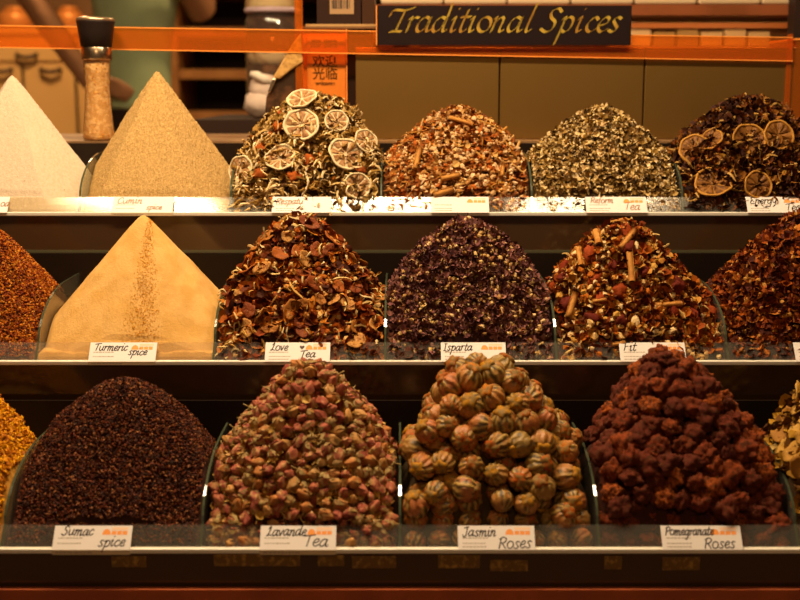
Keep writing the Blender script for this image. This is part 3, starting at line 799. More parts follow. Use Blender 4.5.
# dried fruit slices and chunks, petals
def fruit_slice(seed, m):
    r = np.random.default_rng(seed); V = []; F_ = []; seg = 22
    a0 = r.uniform(0, 6); k = r.uniform(.15, .4)
    prof = [(.0, .0018), (.18, .0010), (.45, .0022), (.8, .0030), (1.0, .0024), (1.03, .0), (.95, -.0016), (.4, -.0012), (0, -.0012)]
    for rr, z in prof:
        for i in range(seg):
            a = 2*PI*i/seg; q = 1+.08*math.sin(2*a+a0)+.06*math.sin(5*a+2*a0)
            x, y = .5*rr*q*math.cos(a), .36*rr*q*math.sin(a)
            V.append((x, y, z*16+k*x*x*1.2-k*y*y+.03*math.sin(4*a+a0)*rr))
    for j in range(len(prof)-1):
        for i in range(seg): i2 = (i+1) % seg; F_.append((j*seg+i, j*seg+i2, (j+1)*seg+i2, (j+1)*seg+i))
    return MB().add(V, F_[::-1], 0, True).mesh('dried_fruit_slice', m)
fr_m = mat('dried_fruit', (.4, .18, .05), .6, pal=[(.32, .11, .030), (.36, .17, .06), (.22, .065, .020), (.46, .26, .11), (.18, .05, .017)], mode='object', mix=(9, (.22, .07, .02), .5, .68), bump=(14, .5))
slices = [fruit_slice(i, fr_m) for i in range(5)]
def spaced(heap, N, dmin, back=.03, marg=.008, tries=40, ymin=0):
    p, n = heap.sample(N*tries, back, marg)
    k_ = p[:, 1] > heap.Yf+ymin; p, n = p[k_], n[k_]
    keep = []; g = {}
    for i in range(len(p)):
        c = tuple(np.floor(p[i]/dmin).astype(int)); ok = True
        for a in (-1, 0, 1):
            for b in (-1, 0, 1):
                for e in (-1, 0, 1):
                    for j in g.get((c[0]+a, c[1]+b, c[2]+e), ()):
                        if np.sum((p[i]-p[j])**2) < dmin*dmin: ok = False
        if ok:
            g.setdefault(c, []).append(i); keep.append(i)
            if len(keep) >= N: break
    return p[keep], n[keep]
p, n = spaced(loveH, 62, .016, ymin=.022)
for i in range(len(p)):
    s = random.uniform(.017, .030)
    o = inst('dried_fruit_slice', slices[i % 5], put(Vector(p[i])+Vector(n[i])*.006, frame_at(n[i], random.uniform(0, 6.3), .35, s)))
    tag(o, 'brown dried fruit slice lying in the Love Tea heap', 'dried fruit slice', 'dried fruit slices in the love tea')
def lump_mesh(seed, m, name, sub=3, amp=.13, squash=(1, .85, .75), freq=3.0):
    import bmesh
    from mathutils import noise
    bm = bmesh.new(); bmesh.ops.create_icosphere(bm, subdivisions=sub, radius=.5)
    for v in bm.verts:
        q = v.co*freq+Vector((seed*7.1, seed*3.3, 0))
        d = noise.noise(q)*amp*1.6+noise.noise(q*2.6)*amp*.9+noise.noise(q*6)*amp*.45
        v.co = v.co*(1+d*2); v.co.x *= squash[0]; v.co.y *= squash[1]; v.co.z *= squash[2]
    V = np.array([v.co for v in bm.verts]); F_ = [tuple(v.index for v in f.verts) for f in bm.faces]; bm.free()
    return MB().add(V, F_, 0, True).mesh(name, m)
hib_m = mat('dried_hibiscus', (.26, .06, .025), .7, pal=[(.20, .04, .012), (.28, .07, .018), (.13, .025, .010)], mode='object', bump=(20, .5))
hib = [lump_mesh(20+i, hib_m, 'hibiscus_chunk', 3, .16, (1, .8, .5)) for i in range(3)]
p, n = spaced(cinnH, 26, .026, ymin=.024)
for i in range(len(p)):
    o = inst('hibiscus_chunk', hib[i % 3], put(Vector(p[i])+Vector(n[i])*.003, frame_at(n[i], random.uniform(0, 6.3), .3, random.uniform(.018, .028))))
    tag(o, 'wrinkled dark red chunk among cream buds and cinnamon sticks', 'dried fruit chunk', 'red chunks in the cinnamon tea')
rustchunk_m = mat('rust_crumb', (.42, .13, .03), .7, pal=[(.32, .10, .03), (.26, .08, .025)], mode='object', bump=(20, .5))
rch = lump_mesh(31, rustchunk_m, 'rust_crumb', 3, .15, (1, .85, .7))
for i, (px, py, lb) in enumerate([(310, 162, 'rust red crumb in the centre of the lemon slice tea'), (262, 150, 'rust red crumb on the left slope of the lemon slice tea'), (279, 129, 'rust red crumb left of the largest lemon slice'),
        (260, 176, 'rust red crumb beside the slice at the left divider'), (293, 178, 'rust red crumb low above the faint brown card'), (360, 171, 'rust red crumb at the right divider of the lemon tea')]):
    q = lemonH.hit(px, py); nn = lemonH.nrm(q)
    tag(inst('rust_crumb', rch, put(q+nn*.004, frame_at(nn, i*1.3, .2, .020-.001*(i % 3)))), lb, 'dried fruit chunk', 'rust crumbs on the lemon tea')
pet_m = mat('yellow_petal', (.6, .36, .08), .6, pal=[(.50, .32, .12), (.42, .25, .09), (.56, .40, .18), (.34, .18, .06)], mode='object', bump=(14, .3))
def petal_mesh(seed):
    r = np.random.default_rng(seed); V = []; F_ = []; nu, nv_ = 8, 5
    c = r.uniform(.3, .8); tw = r.uniform(-.4, .4)
    for s_ in (1, -1):
        for i in range(nu+1):
            u = i/nu*2-1; w = .36*(1-u*u*.8)**.5*(1+.1*r.normal())
            for j in range(nv_+1):
                v = j/nv_*2-1
                V.append((u*.5, v*w, c*(v*w)**2+tw*u*v*w+.12*u*u+s_*.018))
    m = (nu+1)*(nv_+1)
    for i in range(nu):
        for j in range(nv_):
            a = i*(nv_+1)+j; F_.append((a, a+nv_+1, a+nv_+2, a+1)); F_.append((m+a, m+a+1, m+a+nv_+2, m+a+nv_+1))
    rim = [i*(nv_+1) for i in range(nu+1)]+[nu*(nv_+1)+j for j in range(1, nv_+1)]+[i*(nv_+1)+nv_ for i in range(nu-1, -1, -1)]+list(range(nv_-1, 0, -1))
    for i in range(len(rim)): a, b = rim[i], rim[(i+1) % len(rim)]; F_.append((b, a, a+m, b+m))
    return MB().add(V, F_, 0, True).mesh('yellow_petal', pet_m)
petals = [petal_mesh(i) for i in range(4)]
p, n = spaced(chunkH, 70, .017, ymin=.024)
for i in range(len(p)):
    o = inst('yellow_petal', petals[i % 4], put(Vector(p[i])+Vector(n[i])*.005, frame_at(n[i], random.uniform(0, 6.3), .45, random.uniform(.022, .036))))
    tag(o, 'large curled yellow petal on the heap at the right end of the bottom tray', 'petal', 'yellow petals on the bottom right heap')

# ------------------------------------------------------------------ rosebuds
def bud_mesh(seed, mats):
    r = np.random.default_rng(seed); mb = MB(); seg = 20
    k = r.uniform(.85, 1.15); prof = [(.05, -.38), (.24, -.33), (.38, -.18), (.43, .0), (.40, .18), (.30, .36), (.19, .54), (.06, .66)]
    V = []; F_ = []
    for j, (rr, z) in enumerate(prof):
        for i in range(seg):
            a = 2*PI*i/seg; tw = a*5+z*5*k
            q = .86*rr*(1+.16*math.sin(tw)*(.4+j/8)+.07*math.sin(2*a+seed))
            V.append((q*math.cos(a), q*math.sin(a), z+.03*math.sin(a*3+seed)*(j/7)))
    for j in range(len(prof)-1):
        for i in range(seg): i2 = (i+1) % seg; F_.append((j*seg+i, j*seg+i2, (j+1)*seg+i2, (j+1)*seg+i))
    F_.append(tuple(range((len(prof)-1)*seg, len(prof)*seg)))
    mb.add(V, F_, 0, True)
    for i in range(4):                                  # loose outer petals
        a = r.uniform(0, 6.3); V = []
        for (u, z, o) in ((-.5, -.25, .02), (.5, -.25, .02), (-.6, .05, .05), (.6, .05, .05), (-.4, .3, .09), (.4, .3, .09), (0, .48, .06)):
            rr = .40+o-(.10 if z > .2 else 0)-(.12 if z > .4 else 0); V.append((rr*math.cos(a+u), rr*math.sin(a+u), z))
        mb.add(V, [(0, 1, 3, 2), (2, 3, 5, 4), (4, 5, 6)], 0, True)
    for i in range(5):                                  # sepals and stalk
        a = 2*PI*i/5+.3; V = []
        for (u, z, o) in ((-.45, -.40, -.28), (.45, -.40, -.28), (-.4, -.2, .0), (.4, -.2, .0), (0, .12+.1*r.normal(), .09)):
            rr = .42+o; V.append((rr*math.cos(a+u), rr*math.sin(a+u), z))
        mb.add(V, [(0, 1, 3, 2), (2, 3, 4)], 1, True)
    mb.lathe([(.20, -.42), (.24, -.36), (.2, -.3)], 10, mi=1)
    mb.tube([(0, 0, -.40), (.03, .02, -.55), (.06, .05, -.68-.2*r.random())], [.05, .045, .035], 6, 1)
    return mb
bud_pink = mat('rosebud_petals', (.45, .2, .14), .65, pal=[(.32, .11, .08), (.42, .20, .09), (.35, .13, .09), (.48, .28, .13), (.24, .075, .055), (.38, .15, .10)], mode='object', mix=(2.2, (.48, .27, .10), .48, .66), bump=(8, .3))
bud_isl = mat('rosebud_petals_deep', (.4, .18, .12), .65, pal=[(.30, .10, .065), (.42, .19, .085), (.34, .125, .075), (.24, .07, .045)], mode='island')
bud_green = mat('rosebud_sepals', (.36, .25, .09), .7, mix=(3, (.25, .14, .05), .45, .6))
budm = [bud_mesh(i, None) for i in range(5)]
buds = [b.mesh('rosebud', [bud_pink, bud_green]) for b in budm]
budH = Heap(3, 2, 310, 366, e=.26, w=.140, lump=.004, inset=.010)
p, n = spaced(budH, 268, .0100, .01, .009, 30, .012)
for i in range(len(p)):
    s = random.uniform(.0130, .0195)
    ax = (Vector(n[i])*random.uniform(-.4, 1)+Vector((random.gauss(0, .7), random.gauss(0, .5), random.gauss(0, .5)))).normalized()
    o = inst('rosebud', buds[i % 5], put(Vector(p[i])+Vector(n[i])*.002, frame_at(ax, random.uniform(0, 6), 0, s, along=ax.orthogonal())))
    tag(o, 'small dried pink rosebud in the rosebud heap on the bottom tray', 'rosebud', 'dried rosebuds')
mb = MB(); budH.grid(mb, 70, 0, .010, .002, 150)
mats_b = 3
for t_, sz, nn_ in ((rib, (.010, .018), 220), (flk2, (.007, .012), 520)):
    for q_ in t_:
        m_ = nn_//len(t_); p2, n2 = budH.sample(m_, .03, .008)
        mb.scatter(q_, frames(n2, .8), p2+n2*.003, RNG.uniform(sz[0], sz[1], (m_, 1))*np.ones((1, 3)), 3)
for j in range(5):
    p2, n2 = budH.sample(170, .06, .006)
    V = np.concatenate(budm[j].v); li = np.concatenate(budm[j].li); lt = np.concatenate(budm[j].lt); mi = np.concatenate(budm[j].mi)
    fs = np.split(li, np.cumsum(lt)[:-1])
    mb.scatter((V, [tuple(f) for f in fs], mi+1), frames(n2, 1.2), p2-n2*.005, RNG.uniform(.012, .016, (170, 1))*np.ones((1, 3)), None, True)
tag(mb.build('rosebud_heap', [mat('rosebud_core', (.035, .012, .007), .9), bud_isl, bud_green, mat('rosebud_leaf_bits', (.4, .27, .1), .7, pal=[(.44, .29, .11), (.30, .17, .06), (.52, .36, .16), (.22, .11, .04)])]), 'deeper rosebuds filling the heap above the Lavande Tea card', 'rosebud heap', None, 'stuff')

# ------------------------------------------------------------------ tied tea balls
def ball_meshes(seed):
    r = np.random.default_rng(seed); seg, rings = 44, 16; V = []; F_ = []
    ph = r.uniform(0, 6, 6)
    for j in range(rings+1):
        t = PI*j/rings
        for i in range(seg):
            a = 2*PI*i/seg
            rdg = .035*math.sin(11*a+ph[0]+.5*math.sin(t*2+ph[1]))+.025*math.sin(7*a+ph[2]+t)
            q = .5*(1+rdg*math.sin(t)+.04*math.sin(2*a+ph[3]))
            V.append((q*math.sin(t)*math.cos(a), q*math.sin(t)*math.sin(a), .47*math.cos(t)*(1+.03*math.sin(3*a+ph[4]))))
    for j in range(rings):
        for i in range(seg): i2 = (i+1) % seg; F_.append((j*seg+i, (j+1)*seg+i, (j+1)*seg+i2, j*seg+i2))
    body = MB().add(V, F_, 0, True).mesh('leaf_ball', ball_m)
    V = []; F_ = []; pr = [(0, .535), (.10, .535), (.19, .525), (.26, .475), (.30, .41), (.27, .34)]
    for rr, z in pr:
        for i in range(20):
            a = 2*PI*i/20; q = 1+.16*math.sin(5*a+ph[5])+.1*math.sin(8*a+rr*9); V.append((rr*q*math.cos(a), rr*q*math.sin(a), z+.02*math.sin(4*a+ph[1])*(rr*4)))
    for j in range(len(pr)-1):
        for i in range(20): i2 = (i+1) % 20; F_.append((j*20+i, (j+1)*20+i, (j+1)*20+i2, j*20+i2))
    tip = MB().add(V, F_, 0, True).mesh('flower_tip', tip_m)
    return body, tip
def stripe_mat():
    m, nt, b, out = newmat('tied_leaf_stripes'); N, L = nt.nodes, nt.links
    tc = N.new('ShaderNodeTexCoord'); sp = N.new('ShaderNodeSeparateXYZ'); L.new(tc.outputs['Object'], sp.inputs[0])
    at = N.new('ShaderNodeMath'); at.operation = 'ARCTAN2'; L.new(sp.outputs['Y'], at.inputs[0]); L.new(sp.outputs['X'], at.inputs[1])
    n0 = N.new('ShaderNodeTexNoise'); n0.inputs['Scale'].default_value = 3.5; L.new(tc.outputs['Object'], n0.inputs['Vector'])
    oi = N.new('ShaderNodeObjectInfo')
    k = N.new('ShaderNodeMath'); k.operation = 'MULTIPLY_ADD'; L.new(n0.outputs['Fac'], k.inputs[0]); k.inputs[1].default_value = .55; L.new(at.outputs[0], k.inputs[2])
    k2 = N.new('ShaderNodeMath'); k2.operation = 'MULTIPLY'; L.new(k.outputs[0], k2.inputs[0]); k2.inputs[1].default_value = 11
    sn = N.new('ShaderNodeMath'); sn.operation = 'SINE'; L.new(k2.outputs[0], sn.inputs[0])
    r = N.new('ShaderNodeValToRGB'); el = r.color_ramp.elements
    el[0].position = .0; el[0].color = (.06, .035, .010, 1); el[1].position = 1; el[1].color = (.42, .25, .055, 1)
    e = el.new(.5); e.color = (.24, .13, .02, 1)
    mr = N.new('ShaderNodeMapRange'); mr.inputs[1].default_value = -1; L.new(sn.outputs[0], mr.inputs[0]); L.new(mr.outputs[0], r.inputs[0])
    r2 = N.new('ShaderNodeValToRGB'); e2 = r2.color_ramp.elements; e2[0].color = (.36, .10, .02, 1); e2[1].color = (.26, .16, .03, 1); q = e2.new(.5); q.color = (.42, .16, .03, 1)
    L.new(oi.outputs['Random'], r2.inputs[0])
    n1 = N.new('ShaderNodeTexNoise'); n1.inputs['Scale'].default_value = 2.2; L.new(tc.outputs['Object'], n1.inputs['Vector'])
    m2 = N.new('ShaderNodeMapRange'); m2.inputs[1].default_value = .44; m2.inputs[2].default_value = .56; L.new(n1.outputs['Fac'], m2.inputs[0])
    mx = N.new('ShaderNodeMix'); mx.data_type = 'RGBA'; L.new(m2.outputs[0], mx.inputs[0]); L.new(r.outputs[0], mx.inputs[6]); L.new(r2.outputs[0], mx.inputs[7])
    L.new(mx.outputs[2], b.inputs['Base Color']); b.inputs['Roughness'].default_value = .5
    bp = N.new('ShaderNodeBump'); bp.inputs['Strength'].default_value = .25; bp.inputs['Distance'].default_value = .01; L.new(sn.outputs[0], bp.inputs['Height']); L.new(bp.outputs[0], b.inputs['Normal'])
    return m
ball_m = stripe_mat()
tip_m = mat('tied_flower_tip', (.5, .15, .06), .6, pal=[(.42, .17, .035), (.36, .11, .035), (.40, .21, .045), (.28, .10, .025)], mode='object', mix=(4, (.22, .13, .035), .45, .58))
balls = [ball_meshes(i) for i in range(5)]
ballH = Heap(3, 3, 481, 362, e=.32, w=.158, lump=.004, inset=.016)
def lay_balls(N, dmin, depth, first=[True]):
    p, n = spaced(ballH, N, dmin, .03, .014, 60, .030)
    for i in range(len(p)):
        s = random.uniform(.0265, .0335)
        ax = (Vector(n[i])*.9+Vector((random.gauss(0, .6), random.gauss(0, .5), random.gauss(0, .5)))).normalized()
        q = Vector(p[i])-Vector(n[i])*depth
        q.z = max(q.z, ballH.Zl-FL+.016)
        o = inst('tea_ball', balls[i % 5][0], put(q, frame_at(ax, random.uniform(0, 6), 0, s, along=ax.orthogonal())))
        c = bpy.data.objects.new('flower_tip', balls[i % 5][1]); C.objects.link(c); c.parent = o
        c['label'] = 'orange pink flower tip'
        tag(o, 'striped green gold tea ball in the heap above the Jasmin Roses card', 'tea ball', 'tied tea balls')
lay_balls(170, .0232, .000); lay_balls(110, .0245, .016)
def foot_row(heap, name, meshes, n_, dz, size, label, cat, group, tip=None, dy=0):
    for i in range(n_):
        x = heap.x0+size*.55+(heap.x1-heap.x0-size*1.1)*i/(n_-1)
        q = Vector((x, heap.Yf+.0045+size*.66+dy+random.uniform(0, .003), heap.Zl+dz+random.uniform(-.002, .002)))
        ax = Vector((random.gauss(0, .7), -.5, random.gauss(.5, .5)))
        o = inst(name, meshes[i % len(meshes)], put(q, frame_at(ax, random.uniform(0, 6), 0, size*random.uniform(.92, 1.0))))
        if tip:
            c = bpy.data.objects.new('flower_tip', tip[i % len(tip)]); C.objects.link(c); c.parent = o; c['label'] = 'orange pink flower tip'
        tag(o, label, cat, group)
for n_, dz, dy in ((15, .003, 0), (16, .017, .011)):
    foot_row(budH, 'rosebud', buds, n_, dz, .0165, 'small dried pink rosebud in the rosebud heap on the bottom tray', 'rosebud', 'dried rosebuds', None, dy)
foot_row(ballH, 'tea_ball', [b[0] for b in balls], 8, .001, .027, 'striped green gold tea ball in the heap above the Jasmin Roses card', 'tea ball', 'tied tea balls', [b[1] for b in balls])
foot_row(ballH, 'tea_ball', [b[0] for b in balls[::-1]], 7, .019, .029, 'striped green gold tea ball in the heap above the Jasmin Roses card', 'tea ball', 'tied tea balls', [b[1] for b in balls[::-1]], .014)
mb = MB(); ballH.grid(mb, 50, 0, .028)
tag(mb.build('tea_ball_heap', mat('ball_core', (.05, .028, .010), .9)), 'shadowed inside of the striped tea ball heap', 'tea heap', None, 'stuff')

# ------------------------------------------------------------------ crumbly pomegranate roses
pom_m = mat('pomegranate_crumb', (.22, .05, .02), .85, spec=.25, pal=[(.20, .050, .009), (.145, .034, .006), (.25, .068, .012), (.12, .028, .006), (.31, .095, .016)], mode='object', mix=(7, (.085, .020, .004), .45, .62), bump=(30, .8))
poms = [lump_mesh(40+i, pom_m, 'pomegranate_flower', 4, .14, (1, .9, .74), 2.9) for i in range(6)]
pomH = Heap(3, 4, 663, 356, e=.36, w=.160, lump=.006, inset=.012)
for N, dmin, dep in ((200, .0182, .0), (90, .022, .013)):
    p, n = spaced(pomH, N, dmin, .03, .012, 50, .028)
    for i in range(len(p)):
        q = Vector(p[i])-Vector(n[i])*dep; q.z = max(q.z, pomH.Zl-FL+.014)
        o = inst('pomegranate_flower', poms[i % 6], put(q, frame_at(n[i], random.uniform(0, 6.3), .45, random.uniform(.023, .034))))
        tag(o, 'crumbly dark red dried flower in the heap above the Pomegranate Roses card', 'dried flower', 'pomegranate flowers')
foot_row(pomH, 'pomegranate_flower', poms, 10, .001, .024, 'crumbly dark red dried flower in the heap above the Pomegranate Roses card', 'dried flower', 'pomegranate flowers')
foot_row(pomH, 'pomegranate_flower', poms[::-1], 9, .018, .027, 'crumbly dark red dried flower in the heap above the Pomegranate Roses card', 'dried flower', 'pomegranate flowers', None, .013)
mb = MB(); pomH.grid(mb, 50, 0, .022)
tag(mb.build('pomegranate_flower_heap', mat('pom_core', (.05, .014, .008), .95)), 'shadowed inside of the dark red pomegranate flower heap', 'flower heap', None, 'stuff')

# ------------------------------------------------------------------ on the back ledge
BY = 2.040
z1 = P(400, 47.5, BY).z
for i in range(4):
    xa = P(355.5+145*i, 60, BY).x; xb = P(499.3+145*i, 60, BY).x
    w = xb-xa
    t = empty('bronze_box', (xa, BY, LEDGE_Z), ['bronze metal box nearest the orange welcome card', 'bronze metal box under the left middle of the sign',
              'bronze metal box under the right end of the sign', 'bronze metal box at the right behind the orange slices'][i], 'metal box', 'bronze boxes on the back ledge')
    hgt = z1-LEDGE_Z
    bevel(MB().box(0, w, 0, .18, 0, hgt-.004).build('box_body', M['brass'], t), .0015)
    bevel(MB().box(-.0005, w+.0005, -.0008, .181, hgt-.004, hgt).build('box_rim', M['brass_edge'], t), .001)
# orange acrylic guard strip on posts
SY = 2.033
g = empty('acrylic_guard', (0, SY, LEDGE_Z), 'long orange see through acrylic strip across the back of the display', 'acrylic guard')
a, b = P(-140, 24, SY), P(793, 38, SY); a2, b2 = P(-140, 44.5, SY), P(793, 60.5, SY)
def strip(y0, y1, A, B, A2, B2, mi=0):
    V = [(A2.x, y0, A2.z), (B2.x, y0, B2.z), (B.x, y0, B.z), (A.x, y0, A.z), (A2.x, y1, A2.z), (B2.x, y1, B2.z), (B.x, y1, B.z), (A.x, y1, A.z)]
    return MB().add(V, [(0, 1, 2, 3), (5, 4, 7, 6), (4, 0, 3, 7), (1, 5, 6, 2), (3, 2, 6, 7), (4, 5, 1, 0)])
child(strip(SY, SY+.003, a, b, a2, b2), 'strip', M['orange'], g)
e = Vector((0, 0, .0016))
child(strip(SY-.0003, SY+.0033, a+e, b+e, a, b), 'strip_edge_glow', M['orange_solid'], g)  # brighter orange bars paint the edge-lit glow of the acrylic
child(strip(SY-.0003, SY+.0033, a2, b2, a2-e, b2-e), 'strip_edge_glow', M['orange_solid'], g)
for x0, x1 in ((-.70, -.684), (P(295, 50, SY).x, P(303, 50, SY).x), (P(788, 50, SY).x, P(793, 50, SY).x)):
    o = child(MB().box(x0, x1, SY+.0034, SY+.0062, LEDGE_Z, P(300, -30, SY).z if x1 < .3 else P(300, 34, SY).z), 'post', M['orange'], g)
# sign
sy = SY-.0085
s0, s1 = P(377, 45, sy), P(632, 5.5, sy)
s = empty('hanging_sign', (s0.x, sy, s0.z), 'black sign with gold italic words Traditional Spices', 'sign')
W_, H_ = s1.x-s0.x, s1.z-s0.z
MB().box(0, W_, 0, .007, 0, H_).build('board', M['sign'], s)
mb = MB().box(-.0015, 0, .0, .0072, 0, H_)
mb.build('lit_sign_edge', M['orange_solid'], s)  # orange strip paints the light along the board's left edge
mb = MB(); u = W_/255.0
px = {'T': 390, 'r': 406.5, 'a': 416.5, 'd': 432.5, 'i': 450, 't': 459, 'i2': 468.5, 'o': 477.5, 'n': 491.5, 'a2': 508, 'l': 525, 'S': 542, 'p': 559.5, 'i3': 576, 'c': 586, 'e': 597.5, 's': 609.5}
hx = 14.6*u
base = H_-(31.3-5.5)*u
pen(mb, text_strokes('Traditional', 0, base, hx, .28, 1.0, 0, [(px[k]-377-2)*u for k in ('T', 'r', 'a', 'd', 'i', 't', 'i2', 'o', 'n', 'a2', 'l')]), 3.3*u, math.radians(38), lambda a, b: (a, -.0006, b))
pen(mb, text_strokes('Spices', 0, base, hx, .28, 1.0, 0, [(px[k]-377-2)*u for k in ('S', 'p', 'i3', 'c', 'e', 's')]), 3.3*u, math.radians(38), lambda a, b: (a, -.0006, b))
mb.build('lettering', M['gold'], s)

# welcome card in its holder
def glyphs(name, body, size, m, parent, loc):
    cu = bpy.data.curves.new(name, 'FONT'); cu.body = body; cu.size = size; cu.align_x = 'CENTER'; cu.space_line = .95; cu.extrude = .00015; cu.offset = .00025
    ob = bpy.data.objects.new(name, cu); C.objects.link(ob)
    dg = bpy.context.evaluated_depsgraph_get(); me = bpy.data.meshes.new_from_object(ob.evaluated_get(dg))
    bpy.data.objects.remove(ob)
    me.materials.clear(); me.materials.append(m)
    o = bpy.data.objects.new(name, me); C.objects.link(o); o.parent = parent; o.location = loc; o.rotation_euler = (PI/2, 0, 0)
    return o
HY = 2.046
h0, h1 = P(304, 100, HY), P(346, 28.5, HY)
t = empty('welcome_holder', (h0.x, HY, LEDGE_Z), 'orange acrylic holder with a Chinese and English welcome card', 'card holder')
w, hh = h1.x-h0.x, h1.z-LEDGE_Z
MB().box(0, w, .006, .012, 0, hh).build('holder_back', M['orange_card'], t)
mb = MB().box(0, w, 0, .002, 0, hh); mb.build('holder_front', M['orange_clear'], t)
mb = MB().box(-.0012, 0, 0, .012, 0, hh).box(w, w+.0012, 0, .012, 0, hh); mb.build('holder_edge', M['orange_solid'], t)
mb = MB().box(w*.83, w*.90, -.0012, -.0002, 0, hh)
card = MB().box(.006, w-.002, .0032, .0045, .006, hh-.012).build('welcome_card', mat('welcome_paper', (.78, .42, .16), .55), t)
uu = w/42.0
zc = lambda py: P(320, py, HY).z-LEDGE_Z
glyphs('chinese_lettering', '欢迎\n光临', 12.5*uu, M['ink'], t, (21*uu, .0028, zc(66)))
glyphs('welcome_lettering', 'welcome', 5.2*uu, M['ink'], t, (21*uu, .0028, zc(85)))
mb = MB()
for py, xs in ((41, ((8, 17), (20, 33))), (45.5, ((7, 17), (20, 33)))):
    for xa, xb in xs: mb.box(xa*uu, xb*uu, .0026, .0031, zc(py+1.5), zc(py-1.5))
mb.build('printed_bars', mat('bar_ink', (.22, .06, .02), .5), t)
dark_m = mat('dark_tin', (.035, .016, .010), .4)
q0, q1 = P(336, 100, 2.07), P(372, 28.5, 2.07)
t = tag(MB().box(q0.x, q1.x, 2.062, 2.14, LEDGE_Z, h1.z).build('dark_tin', dark_m), 'dark brown tin between the welcome card and the first bronze box', 'tin')
# boards and carton on top
b0, b1 = P(303, 28, HY), P(376, 23, HY)
t = empty('shelf_board', (b0.x, HY, h1.z), 'stack of two thin brown boards under the barcode carton', 'board')
bw = b1.x-b0.x
MB().box(0, bw, 0, .14, 0, .0035).build('board', mat('board_brown', (.17, .085, .035), .45), t)
MB().box(.004, bw, .004, .14, .0035, .0075).build('board', mat('board_tan', (.42, .25, .10), .45), t)
k0 = P(317, 22, 2.06); k1 = P(361, 22, 2.06); k2 = P(375, 22, 2.06); zt = h1.z+.0075
t = empty('carton', (k0.x, 2.058, zt), 'dark carton with a barcode sticker at the top of the photo', 'carton')
MB().box(0, k1.x-k0.x, 0, .10, 0, .12).build('carton_body', mat('carton_dark', (.03, .014, .010), .35), t)
px_m = (k1.x-k0.x)/44.0
MB().box(13*px_m, 37*px_m, -.0006, 0, 10*px_m, 34*px_m).build('sticker', mat('sticker_tan', (.36, .22, .11), .5), t)
mb = MB(); x = 15.0
while x < 34: wd = random.choice((.6, 1.0, 1.6)); mb.box(x*px_m, (x+wd)*px_m, -.0009, -.0006, 15*px_m, 30*px_m); x += wd+random.choice((.6, 1.1))
mb.build('barcode', M['ink'], t)
t = tag(MB().box(k1.x+.002, k2.x, 2.058, 2.14, zt, zt+.12).build('carton', mat('carton_brown', (.05, .022, .012), .3)), 'narrow dark carton between the barcode carton and the sign', 'carton')

# salt grinder
gp = P(98.5, 143, LEDGE_Y+.006); GX, GY = gp.x, 1.952+.006
GY = LEDGE_Y-.012
t = empty('salt_grinder', (P(99.5, 143, 1.998).x, 1.998, LEDGE_Z), 'glass grinder of amber salt crystals with a flared black cap', 'grinder', rot=(0, math.radians(.6), 0))
k = 1.969/F*.94
pr = [(.0, 0), (15.5*k, 0), (17*k, 1.5*k), (17*k, 6*k), (15.6*k, 18*k), (14*k, 38*k), (13.2*k, 55*k), (13.6*k, 72*k), (14.4*k, 86*k)]
glass_m = clear('grinder_glass', (.93, .88, .78), .05, .03, .02)
MB().lathe(pr, 36, cap=False).build('glass_body', glass_m, t)
salt_m = mat('amber_salt', (.60, .32, .10), .45, mix=(130, (.80, .52, .24), .45, .6), bump=(250, .8))
mb = MB().lathe([(max(r-.0016, 0), z+.0012) for r, z in pr], 30, cap=True)
r_ = np.random.default_rng(5); cr_t = t_nub(2, (1, .8, .8), .15, 1)
N_ = 900; zz = r_.uniform(.004, 85*k, N_); th_ = r_.uniform(0, 2*PI, N_)
rr = np.interp(zz, [z for r, z in pr[2:]], [r for r, z in pr[2:]])-.0032
T_ = np.stack([rr*np.cos(th_), rr*np.sin(th_), zz], -1)
mb.scatter(cr_t, frames(r_.normal(size=(N_, 3)), 1), T_, r_.uniform(.003, .0055, (N_, 1))*np.ones((1, 3)), 1)
mb.build('salt_crystals', [salt_m, mat('salt_crystal', (.6, .35, .13), .3, pal=[(.80, .50, .18), (.55, .24, .06), (.92, .70, .38), (.66, .34, .09), (.42, .16, .04)])], t)
MB().lathe([(14.3*k, 84*k), (15.4*k, 84.4*k), (15.8*k, 86*k), (15.6*k, 97*k), (14.8*k, 98*k)], 36).build('steel_collar', mat('grinder_steel', (.62, .46, .30), .25, metal=1), t)
MB().lathe([(15.4*k, 98*k), (16.2*k, 98.4*k), (18*k, 112*k), (19.8*k, 123*k), (20*k, 125*k), (18.6*k, 125.4*k)], 40).build('cap', mat('grinder_cap', (.02, .012, .010), .4), t)
MB().lathe([(19.9*k, 124.6*k), (20.3*k, 125.2*k), (19.6*k, 127.2*k), (17.5*k, 128.4*k), (0.01*k, 128.8*k)], 40, cap=False).build('cap_rim', mat('grinder_rim', (.50, .34, .20), .25, metal=.8), t)

